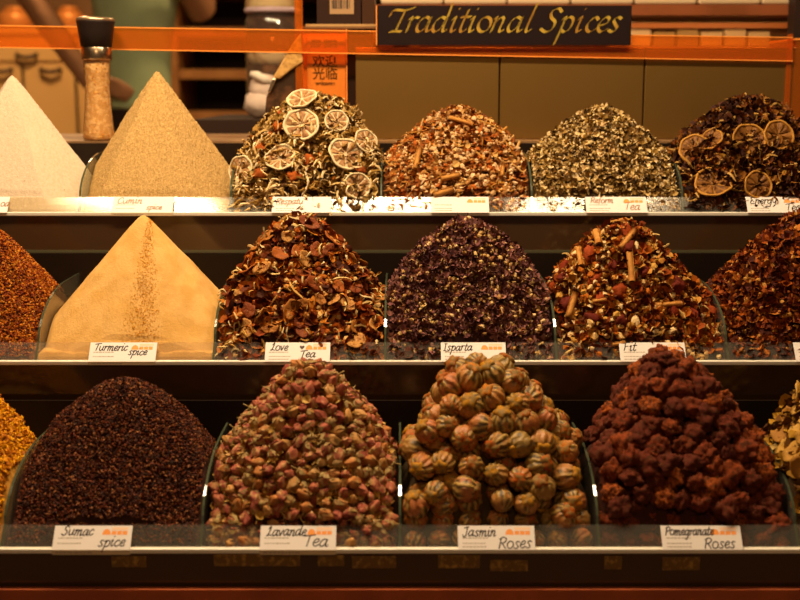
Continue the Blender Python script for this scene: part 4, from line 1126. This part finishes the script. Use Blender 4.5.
# folded kraft pouch leaning by the welcome holder
PY = 2.036
def pouch():
    t = empty('paper_pouch', P(285, 110, PY), 'gold folded paper pouch with dark body leaning by the welcome holder', 'pouch')
    def slab(pts, y0, y1, name, m, puff=.0):
        V = [P(x, y, PY) for x, y in pts]; n_ = len(V)
        VV = [(v.x, y0, v.z) for v in V]+[(v.x, y1, v.z) for v in V]
        F_ = [tuple(range(n_)), tuple(range(2*n_-1, n_-1, -1))]+[(i, i+n_, (i+1) % n_+n_, (i+1) % n_) for i in range(n_)]
        return bevel(child(MB().add(VV, F_), name, m, t), .002, 2)
    slab([(266, 97), (276, 76), (302, 58), (302, 141), (262, 141)], PY+.004, PY+.05, 'pouch_body', mat('pouch_dark', (.04, .020, .010), .45, mix=(60, (.12, .05, .02), .5, .7)))
    slab([(273, 77.5), (293, 43), (301, 33), (303, 62), (291, 70), (280, 79)], PY-.002, PY+.003, 'folded_flap', mat('kraft_gold', (.58, .33, .10), .45, mix=(120, (.42, .22, .06), .45, .6), bump=(200, .6)))
    slab([(267.5, 92), (273, 78), (277, 79), (270.5, 93)], PY-.003, PY+.002, 'clip', mat('clip_steel', (.55, .42, .28), .25, metal=.9))
pouch()

# ------------------------------------------------------------------ the shop behind
wood_lit = mat('shelf_wood', (.34, .16, .05), .5, mix=(9, (.25, .11, .035), .4, .6))
wood_dark = mat('shelf_back', (.035, .018, .011), .7)
# raised side table with jar and cloth pouch
jt = P(270, 116, 2.75)
t = empty('side_table', (jt.x, 2.7, 0), 'dark side table behind the display carrying the tall jar', 'table')
tt = jt.z
child(MB().box(jt.x-.12, jt.x+.2, 2.42, 2.92, tt-.03, tt), 'tabletop', wood_dark, t)
for sx in (-.1, .18):
    for yy in (2.44, 2.88): child(MB().box(jt.x+sx-.015, jt.x+sx+.015, yy, yy+.03, 0, tt-.03), 'leg', wood_dark, t)
jx = P(273, 50, 2.75).x; s_ = 2.72/F
t = empty('storage_jar', (jx, 2.75, tt), 'tall glass jar of dark contents with a pale gold lid', 'jar')
MB().lathe([(25*s_, 0), (27*s_, 4*s_), (27*s_, 92*s_), (23*s_, 100*s_)], 32, cap=False).build('jar_glass', clear('jar_glass', (.92, .86, .75), .06, .03, .03), t)
MB().lathe([(25*s_, .003), (25.5*s_, 50*s_)], 32).build('jar_contents', mat('jar_fill_low', (.07, .030, .014), .8, mix=(40, (.2, .09, .04), .5, .65)), t)
MB().lathe([(25*s_, 50.5*s_), (25.5*s_, 62*s_)], 32).build('pale_layer', mat('jar_fill_pale', (.60, .46, .30), .8, mix=(40, (.35, .2, .1), .45, .6)), t)
MB().lathe([(25*s_, 62.5*s_), (25.5*s_, 96*s_)], 32).build('dark_layer', mat('jar_fill_top', (.06, .026, .016), .8, mix=(40, (.13, .06, .03), .5, .65)), t)
MB().lathe([(26*s_, 100*s_), (27.5*s_, 101*s_), (27.5*s_, 104*s_), (26*s_, 105*s_)], 32).build('lid_band', mat('lid_band', (.62, .46, .50), .4), t)
MB().lathe([(26*s_, 105*s_), (26.5*s_, 106*s_), (25*s_, 132*s_), (18*s_, 140*s_)], 32).build('lid', mat('jar_lid', (.70, .52, .26), .35, mix=(12, (.5, .3, .12), .45, .6)), t)
cp = P(262, 125, 2.5)
t = empty('cloth_pouch', (cp.x, 2.52, tt), 'pale lumpy cloth pouch with a white band beside the jar', 'pouch')
cm = mat('pale_cloth', (.72, .56, .46), .9, mix=(8, (.62, .47, .37), .4, .6)); s_ = 2.47/F
mb = MB()
V, F_ = t_nub(5, (1, .9, .85), .05, 3); mb.add(V*36*s_*1.0+np.array((-.002, 0, 15*s_)), F_, 0, True)
V, F_ = t_nub(6, (1, .9, .95), .04, 3); mb.add(V*30*s_+np.array((.004, .0, 30*s_)), F_, 0, True)
mb.build('sack', cm, t)
tb = MB().tube([(-.020, -.022, 44*s_), (-.008, -.028, 43*s_), (.006, -.028, 39*s_), (.018, -.02, 36*s_)], [.006, .0085, .0085, .006], 10)
tb.build('white_band', mat('white_band', (.85, .76, .62), .6), t)

# shelving at the back
SYb = 4.75
sx0 = P(168, 60, SYb).x; sx1 = P(420, 60, SYb).x
t = empty('shelving_unit', (sx0, SYb, 0), 'dark wooden shelving unit behind the person in green', 'shelving')
wd = sx1-sx0
for x in (0, wd*.62, wd-.04): MB().box(x, x+.038, 0, .40, 0, 2.1).build('upright', wood_lit, t)
MB().box(0, wd, .40, .42, 0, 2.1).build('back_board', wood_dark, t)
for py in (-52, -10, 32, 74, 116, 158, 200, 242):
    z = P(200, py, SYb).z
    MB().box(.038, wd-.04, 0.005, .40, z-.018, z+.018).build('shelf', wood_lit, t)
# cream drawer cabinet
CY = 4.95
cx0 = P(-160, 60, CY).x; cx1 = P(112, 60, CY).x; czt = P(20, 27, CY).z
cream = mat('cream_paint', (.60, .36, .13), .55)
t = empty('drawer_cabinet', (cx0, CY, 0), 'cream painted cabinet with dark cup handles at the back left', 'cabinet')
cwid = cx1-cx0
MB().box(0, cwid, .02, .5, 0, czt-.03).build('body', cream, t)
bevel(MB().box(-.01, cwid+.01, -.01, .5, czt-.03, czt).build('worktop', mat('cabinet_top', (.62, .46, .26), .4), t), .004)
hm = mat('dark_handle', (.05, .03, .02), .35, metal=.6)
def front(name, xa, xb, ya, yb, hxp, hyp):
    A, B = P(xa, yb, CY), P(xb, ya, CY)
    o = bevel(MB().box(A.x-cx0+.003, B.x-cx0-.003, 0, .02, A.z+.003, B.z-.003).build(name, cream, t), .003)
    hp_ = P(hxp, hyp, CY); X, Z = hp_.x-cx0, hp_.z
    MB().tube([(X-.04, -.002, Z+.008), (X-.036, -.018, Z), (X, -.024, Z-.006), (X+.036, -.018, Z), (X+.04, -.002, Z+.008)], .008, 8).build('handle', hm, o)
for xa in (-150, -45, 60):
    if xa > -150 or True:
        front('drawer', xa, xa+104, 33, 62, xa+72 if xa == -45 else xa+52, 56)
for xa, hx_ in ((-150, -60), (-82, -20), (-27, 2), (26, 51), (78, 100)):
    front('door', xa, min(xa+52, 111), 63, 190, hx_, 70.5)
cop = mat('copper_pot', (.60, .22, .05), .35, metal=.3)
for i, (xp, wv, lb) in enumerate(((14, 17, 'round orange pot on the cabinet at the far left'), (68, 14, 'smaller orange pot behind the raised arm'))):
    q = P(xp, 27, CY+.15); s_ = 5.0/F
    t = empty('copper_pot', (q.x, CY+.18, czt), lb, 'pot', 'orange pots on the cabinet')
    MB().lathe([(wv*.8*s_, 0), (wv*s_, 5*s_), (wv*s_, 13*s_), (wv*.75*s_, 18*s_)], 24).build('bowl', cop, t)
    MB().lathe([(wv*.8*s_, 18*s_), (wv*.5*s_, 22*s_), (.01*s_, 23*s_)], 24).build('lid', cop, t)

# upper shelf with pale canisters, behind the sign
UY = 2.36
uz = P(400, 4.5, UY).z; uzb = P(700, 15, UY).z
ux0, ux1 = P(372, 10, UY).x, .92
t = empty('canister_shelf', (ux0, UY, LEDGE_Z), 'red brown shelf above the bronze boxes carrying pale canisters', 'shelf')
redw = mat('red_shelf', (.28, .085, .03), .45, mix=(7, (.2, .06, .02), .4, .6))
child(MB().box(ux0, ux1, UY, UY+.20, uzb, uz), 'shelf_board', redw, t)
for x in (ux0+.01, ux1-.04): child(MB().box(x, x+.03, UY+.17, UY+.20, 0, uzb), 'post', redw, t)
child(MB().box(-.02, .90, UY+.10, UY+.13, uzb-.008, uzb), 'added_light_strip', mat('added_strip_housing', (.3, .2, .1), .4), t)  # strip light added under the shelf to brighten the packets
l = bpy.data.lights.new('added_shelf_light', 'AREA'); l.shape = 'RECTANGLE'; l.size = .8; l.size_y = .02; l.energy = 2.2; l.color = (1, .62, .30)
o = bpy.data.objects.new('added_shelf_light', l); C.objects.link(o); o.location = (.44, UY+.115, uzb-.010); o.rotation_euler = (math.radians(25), 0, 0)
can_m = mat('pale_canister', (.66, .50, .32), .45)
cw = 63.6/F*2.33
for i in range(8):
    xx = P(412+63.6*(i), 3, UY).x-.0
    labs = ['first', 'second', 'third', 'fourth', 'fifth', 'sixth', 'seventh', 'eighth']
    t = empty('canister', (xx, UY+.062, uz), 'pale canister on the high shelf, %s from the left' % labs[i], 'canister', 'pale canisters on the high shelf')
    bevel(MB().box(-cw*.485, cw*.485, -.06, .06, 0, .16).build('canister_body', can_m, t), .006, 3)
    bevel(MB().box(-cw*.49, cw*.49, -.062, .062, .16, .178).build('canister_lid', redw, t), .004)
# low rear counter with pale packets and an orange wedge
RY = 2.62
rz = P(700, 46, RY).z
t = empty('rear_counter', (.4, RY, 0), 'orange brown rear counter seen between the boxes and the high shelf', 'counter')
child(MB().box(P(610, 40, RY).x, .95, RY, RY+.45, rz-.03, rz), 'counter_top', wood_lit, t)
child(MB().box(P(610, 40, RY).x+.02, .94, RY+.02, RY+.44, 0, rz-.03), 'counter_body', redw, t)
pk = mat('pale_packet', (.60, .46, .28), .5, pal=[(.62, .48, .30), (.40, .28, .14), (.68, .54, .36)], mode='object')
for i in range(6):
    xx = P(642+24*i, 40, RY).x
    o = MB().box(-.024, .024, 0, .05, 0, P(700, 29, RY).z-rz-.004*(i % 2)).build('packet', pk); o.location = (xx, RY+.02, rz)
    bevel(o, .004)
    tag(o, 'pale packet on the rear counter, %s from the left' % labs[i], 'packet', 'pale packets on the rear counter')
pz = P(700, 22, RY).z
t = empty('rear_shelf', (.4, RY+.3, rz), 'thin orange brown shelf between the packets and the canister shelf', 'shelf')
child(MB().box(P(610, 40, RY).x, .95, RY+.0, RY+.30, P(700, 28, RY).z, pz), 'shelf_plank', mat('orange_wood', (.46, .16, .04), .45), t)
for x in (P(614, 40, RY).x, .92): child(MB().box(x, x+.02, RY+.27, RY+.30, rz, P(700, 28, RY).z), 'bracket', redw, t)
A = P(752, 16.5, RY+.05); B = P(788, 16, RY+.05)
t = tag(MB().prism([(0, 0), (.08, 0), (.08, .018), (0, .018)], 0, B.x-A.x).build('orange_carton', M['orange_card']), 'small orange carton on the thin rear shelf at right', 'carton')
t.location = (A.x, RY+.04, pz)
# right end: orange side panel and dark post
q0 = P(795, 60, SY)
t = empty('acrylic_bin', (q0.x, SY+.004, LEDGE_Z), 'orange acrylic bin at the right edge beyond the last bronze box', 'bin')
bh = P(795, 40, SY).z-LEDGE_Z
MB().box(0, .16, 0, .004, 0, bh).box(0, .004, .004, .14, 0, bh).box(.156, .16, .004, .14, 0, bh).box(.004, .156, .136, .14, 0, bh).build('bin_walls', M['orange'], t)
MB().box(-.0008, .1608, -.0008, .1408, bh, bh+.003).build('bin_lid', M['orange_solid'], t)
q0 = P(790.5, 60, 2.32)
t = tag(MB().box(q0.x, q0.x+.05, 2.31, 2.35, 0, 1.6).build('dark_post', mat('post_dark', (.03, .016, .012), .5)), 'dark upright post at the right edge behind the boxes', 'post')
t.location.z = 0

# ------------------------------------------------------------------ the person in the green shirt
def skin(name, pts, edges, m, parent=None, sub=2, root=0):
    me = bpy.data.meshes.new(name); me.from_pydata([p[:3] for p in pts], edges, []); me.materials.append(m)
    o = bpy.data.objects.new(name, me); C.objects.link(o)
    if parent is not None: o.parent = parent
    sk = o.modifiers.new('skin', 'SKIN'); sk.use_smooth_shade = True
    if not me.skin_vertices: me.attributes  # layer made by the modifier below
    return o, sk
def limb_tube(mb, pts, rad, flat=1.0, mi=0, seg=14):
    P_ = cr3(pts); R_ = np.interp(np.linspace(0, len(pts)-1, len(P_)), range(len(pts)), rad)
    mb.tube(P_, list(R_), seg, mi, True, flat)
def cr3(pts, k=5):
    p = [np.array(q, float) for q in pts]; p = [2*p[0]-p[1]]+p+[2*p[-1]-p[-2]]; out = []
    for i in range(1, len(p)-2):
        for j in range(k):
            t = j/k; out.append(.5*((2*p[i])+(-p[i-1]+p[i+1])*t+(2*p[i-1]-5*p[i]+4*p[i+1]-p[i+2])*t*t+(-p[i-1]+3*p[i]-3*p[i+1]+p[i+2])*t**3))
    out.append(p[-2]); return out
def fuse(o, vox):
    r = o.modifiers.new('fuse', 'REMESH'); r.mode = 'VOXEL'; r.voxel_size = vox; r.use_smooth_shade = True
    s = o.modifiers.new('soften', 'SMOOTH'); s.factor = .6; s.iterations = 6
    return o
QY = 4.0
pc = P(141, 100, QY); fx = pc.x
hipz = pc.z; shz = hipz+.50
per = empty('person', (fx, QY, 0), 'person in a pale green shirt with one hand on the hip and one elbow bent', 'person')
skin_m = mat('skin', (.34, .165, .075), .55); 
def L(x, y, z): return (x, y, z)
rel = lambda px_, py_, dY=0: (P(px_, py_, QY+dY).x-fx, dY, P(px_, py_, QY+dY).z)
mb = MB()
def loft(mb, rings, seg=24, mi=0):
    V = []; F_ = []
    for cx_, cy_, z, rx, ry in rings:
        for i in range(seg): a = 2*PI*i/seg; V.append((cx_+rx*math.cos(a), cy_+ry*math.sin(a), z))
    for j in range(len(rings)-1):
        for i in range(seg): i2 = (i+1) % seg; F_.append((j*seg+i, j*seg+i2, (j+1)*seg+i2, (j+1)*seg+i))
    F_.append(tuple(range(seg-1, -1, -1))); F_.append(tuple(range((len(rings)-1)*seg, len(rings)*seg)))
    mb.add(V, F_, mi, True)
# body: torso, neck, head, arms, hands, legs grown into one surface
loft(mb, [(-.012, 0, hipz-.10, .100, .10), (-.012, 0, hipz, .100, .095), (-.012, 0, hipz+.15, .100, .085), (-.006, 0, hipz+.32, .126, .10), (0, 0, shz-.05, .165, .095), (0, 0, shz+.02, .10, .07), (0, .0, shz+.07, .055, .055), (0, -.01, shz+.13, .052, .055)])
loft(mb, [(0, -.01, shz+.10, .045, .055), (0, -.025, shz+.14, .066, .085), (0, -.02, shz+.20, .076, .098), (0, -.01, shz+.27, .078, .10), (0, 0, shz+.33, .06, .08), (0, 0, shz+.355, .02, .03)])
mb.tube([(0, -.115, shz+.235), (0, -.132, shz+.205), (0, -.125, shz+.195)], [.009, .014, .012], 8)
for sx in (-1, 1): mb.tube([(sx*.076, .0, shz+.18), (sx*.086, .01, shz+.21), (sx*.082, .015, shz+.245)], [.008, .013, .010], 8)
shl, shr = (-.165, 0, shz-.03), (.165, 0, shz-.03)
elb = rel(24, -12, -.02); wri = rel(92, 86, -.10)
limb_tube(mb, [shl, ((shl[0]+elb[0])/2, 0, (shl[2]+elb[2])/2), elb], [.055, .050, .043])
limb_tube(mb, [elb, ((elb[0]*.6+wri[0]*.4), -.05, elb[2]*.6+wri[2]*.4), wri], [.044, .043, .028])
hd = rel(108, 84, -.125)
limb_tube(mb, [wri, ((wri[0]+hd[0])/2, -.115, (wri[2]+hd[2])/2), hd], [.028, .034, .032], .6)
for i, (dx, dz, l) in enumerate(((.0, .022, .07), (.008, .006, .078), (.006, -.010, .072), (.0, -.026, .058))):
    limb_tube(mb, [(hd[0]+dx-.01, hd[1]-.004, hd[2]+dz), (hd[0]+dx+l*.5, hd[1]-.012, hd[2]+dz-.012), (hd[0]+dx+l, hd[1]+.004, hd[2]+dz-.03)], [.0105, .0095, .008], 1, 0, 8)
limb_tube(mb, [(wri[0]+.01, wri[1], wri[2]+.015), (wri[0]+.03, wri[1]+.01, wri[2]+.045), (wri[0]+.055, wri[1]+.02, wri[2]+.055)], [.012, .011, .009], 1, 0, 8)
el2 = rel(203, 14, -.03); wr2 = rel(160, -52, -.24)
limb_tube(mb, [shr, ((shr[0]+el2[0])/2+.01, 0, (shr[2]+el2[2])/2), el2], [.055, .050, .043])
limb_tube(mb, [el2, ((el2[0]+wr2[0])/2+.01, -.14, (el2[2]+wr2[2])/2), wr2], [.044, .042, .028])
h2 = (wr2[0]-.05, wr2[1]-.04, wr2[2]+.05)
limb_tube(mb, [wr2, h2], [.028, .033], .6)
for i, (dx, l) in enumerate(((-.022, .058), (-.008, .07), (.008, .076), (.022, .068))):
    limb_tube(mb, [(h2[0]+dx, h2[1], h2[2]), (h2[0]+dx-.015, h2[1]-.02, h2[2]+l*.6), (h2[0]+dx-.01, h2[1]+.005, h2[2]+l)], [.0105, .0095, .008], 1, 0, 8)
limb_tube(mb, [wr2, (wr2[0]+.005, wr2[1]-.04, wr2[2]+.04), (wr2[0]-.02, wr2[1]-.06, wr2[2]+.07)], [.014, .012, .009], 1, 0, 8)
for sx in (-1, 1):
    limb_tube(mb, [(sx*.05-.012, 0, hipz-.05), (sx*.075, -.005, hipz*.55+.05), (sx*.09, 0, hipz*.50), (sx*.09, .012, hipz*.3), (sx*.09, .015, .09)], [.066, .058, .052, .050, .035])
    limb_tube(mb, [(sx*.09, .03, .05), (sx*.095, -.05, .045), (sx*.10, -.15, .025)], [.04, .038, .025])
body = fuse(mb.build('body', skin_m, per), .009)
# shirt with short sleeves
gm = mat('green_shirt', (.44, .54, .30), .85, mix=(5, (.36, .46, .25), .4, .6), bump=(16, .8))
mb = MB()
loft(mb, [(-.012, 0, hipz-.03, .112, .115), (-.012, 0, hipz+.05, .112, .108), (-.012, 0, hipz+.16, .118, .102), (-.008, 0, hipz+.32, .142, .114), (0, 0, shz-.05, .172, .108), (0, 0, shz+.015, .115, .085), (0, 0, shz+.035, .07, .065)])
for a_, b_ in ((shl, elb), (shr, el2)):
    m_ = tuple(a_[i]+(b_[i]-a_[i])*.62 for i in range(3)); limb_tube(mb, [a_, tuple((a_[i]+m_[i])/2 for i in range(3)), m_], [.066, .064, .062])
fuse(mb.build('shirt', gm, per), .010)
tm = mat('dark_trousers', (.03, .018, .014), .8)
mb = MB()
loft(mb, [(-.012, 0, hipz-.16, .118, .108), (-.012, 0, hipz-.05, .108, .106), (-.012, 0, hipz-.01, .106, .102)])
for sx in (-1, 1): limb_tube(mb, [(sx*.055-.012, 0, hipz-.08), (sx*.075, 0, hipz*.55), (sx*.09, .005, hipz*.3), (sx*.09, .012, .06)], [.072, .068, .062, .055])
fuse(mb.build('trousers', tm, per), .011)
mb = MB()
loft(mb, [(0, .012, shz+.21, .083, .098), (0, .012, shz+.28, .087, .105), (0, .008, shz+.345, .068, .085), (0, .005, shz+.372, .02, .03)])
fuse(mb.build('hair', mat('dark_hair', (.02, .012, .008), .6), per), .010)
em = mat('eyes', (.02, .012, .01), .2)
for sx in (-1, 1):
    V, F_ = t_nub(3, (1, .6, .7), .0, 2); MB().add(V*.018+np.array((sx*.03, -.112, shz+.235)), F_, 0, True).build('eye', em, per)
MB().tube([(-.022, -.118, shz+.165), (0, -.124, shz+.163), (.022, -.118, shz+.165)], [.004, .006, .004], 8).build('lips', mat('lips', (.30, .10, .07), .5), per)

# ------------------------------------------------------------------ lamps
def area(name, loc, size, sy_, energy, col, target):
    l = bpy.data.lights.new(name, 'AREA'); l.shape = 'RECTANGLE'; l.size = size; l.size_y = sy_; l.energy = energy; l.color = col
    o = bpy.data.objects.new(name, l); C.objects.link(o); o.location = loc
    o.rotation_euler = (Vector(target)-Vector(loc)).to_track_quat('-Z', 'Y').to_euler()
    return o
WARM = (1.0, .74, .44)
lamp_m = mat('lamp_housing', (.10, .07, .05), .4, metal=.6)
bulb_m = mat('lamp_diffuser', (.9, .8, .6), .5, emit=((1.0, .78, .48), 6.0))
LZ, LY = 1.97, 1.45
for i, (x, en, lb) in enumerate(((-.62, 16, 'linear lamp over the left end of the spice display'), (-.08, 14, 'linear lamp over the middle of the spice display'), (.46, 6.8, 'linear lamp over the right end of the spice display'))):
    t = empty('display_lamp', (x, LY, LZ), lb, 'lamp', 'linear lamps over the display')
    MB().box(-.20, .20, -.05, .05, .004, .05).build('housing', lamp_m, t)
    MB().box(-.19, .19, -.04, .04, .0, .004).build('diffuser', bulb_m, t)
    for sx in (-.15, .15): MB().tube([(sx, 0, .05), (sx, 0, 2.7-LZ)], .004, 8).build('rod', lamp_m, t)
    a_ = area('lamp_light', (x, LY, LZ-.012), .36, .07, en, WARM, (x*.9, 1.62, .8))
    a_.parent = t; a_.location = (0, 0, -.012)
for i, (x, y, en) in enumerate(((-1.3, 4.1, 38), (.3, 3.6, 16), (1.2, 3.3, 12))):
    t = empty('ceiling_lamp', (x, y, 2.45), ['ceiling lamp over the cream cabinet', 'ceiling lamp over the shelving', 'ceiling lamp over the rear counter'][i], 'lamp', 'round ceiling lamps of the shop')
    MB().lathe([(.14, 0), (.16, .03), (.10, .10), (.03, .12)], 28).build('shade', lamp_m, t)
    MB().lathe([(.01, -.006), (.12, -.006), (.13, 0)], 28, cap=False).build('diffuser', bulb_m, t)
    MB().tube([(0, 0, .12), (0, 0, .25)], .006, 8).build('rod', lamp_m, t)
    l = bpy.data.lights.new('ceiling_light', 'AREA'); l.shape = 'DISK'; l.size = .24; l.energy = en; l.color = (1.0, .62, .30)
    o = bpy.data.objects.new('ceiling_light', l); C.objects.link(o); o.parent = t; o.location = (0, 0, -.015)

t = empty('fill_lamp', (.1, -.75, 2.35), 'added round fill lamp hanging unseen in front of the display', 'lamp')  # unseen fill lamp added behind the camera to brighten the front panel
MB().lathe([(.17, 0), (.18, .03), (.10, .10), (.03, .12)], 28).build('shade', lamp_m, t)
MB().lathe([(.01, -.006), (.15, -.006), (.16, 0)], 28, cap=False).build('diffuser', bulb_m, t)
MB().tube([(0, 0, .12), (0, 0, .35)], .006, 8).build('rod', lamp_m, t)
l = bpy.data.lights.new('fill_light', 'AREA'); l.shape = 'DISK'; l.size = .3; l.energy = 13; l.color = (1.0, .60, .28)
o = bpy.data.objects.new('fill_light', l); C.objects.link(o); o.parent = t; o.location = (0, 0, -.015); o.rotation_euler = (math.radians(40), 0, 0)
w = bpy.data.worlds.new('world'); sc.world = w; w.use_nodes = True
w.node_tree.nodes['Background'].inputs[0].default_value = (1.0, .62, .34, 1); w.node_tree.nodes['Background'].inputs[1].default_value = .08

# ------------------------------------------------------------------ camera
cam = bpy.data.cameras.new('camera'); co = bpy.data.objects.new('camera', cam); C.objects.link(co)
cam.sensor_width = 36; cam.lens = F*36/800; cam.clip_start = .05
co.location = (0, 0, CAMZ); co.rotation_euler = (PI/2-TH, 0, 0)
cam.dof.use_dof = True; cam.dof.focus_distance = 1.62; cam.dof.aperture_fstop = 4.5
sc.camera = co
vs = sc.view_settings; vs.view_transform = 'Standard'; vs.look = 'None'; vs.exposure = 0; vs.gamma = 1; vs.use_curve_mapping = False
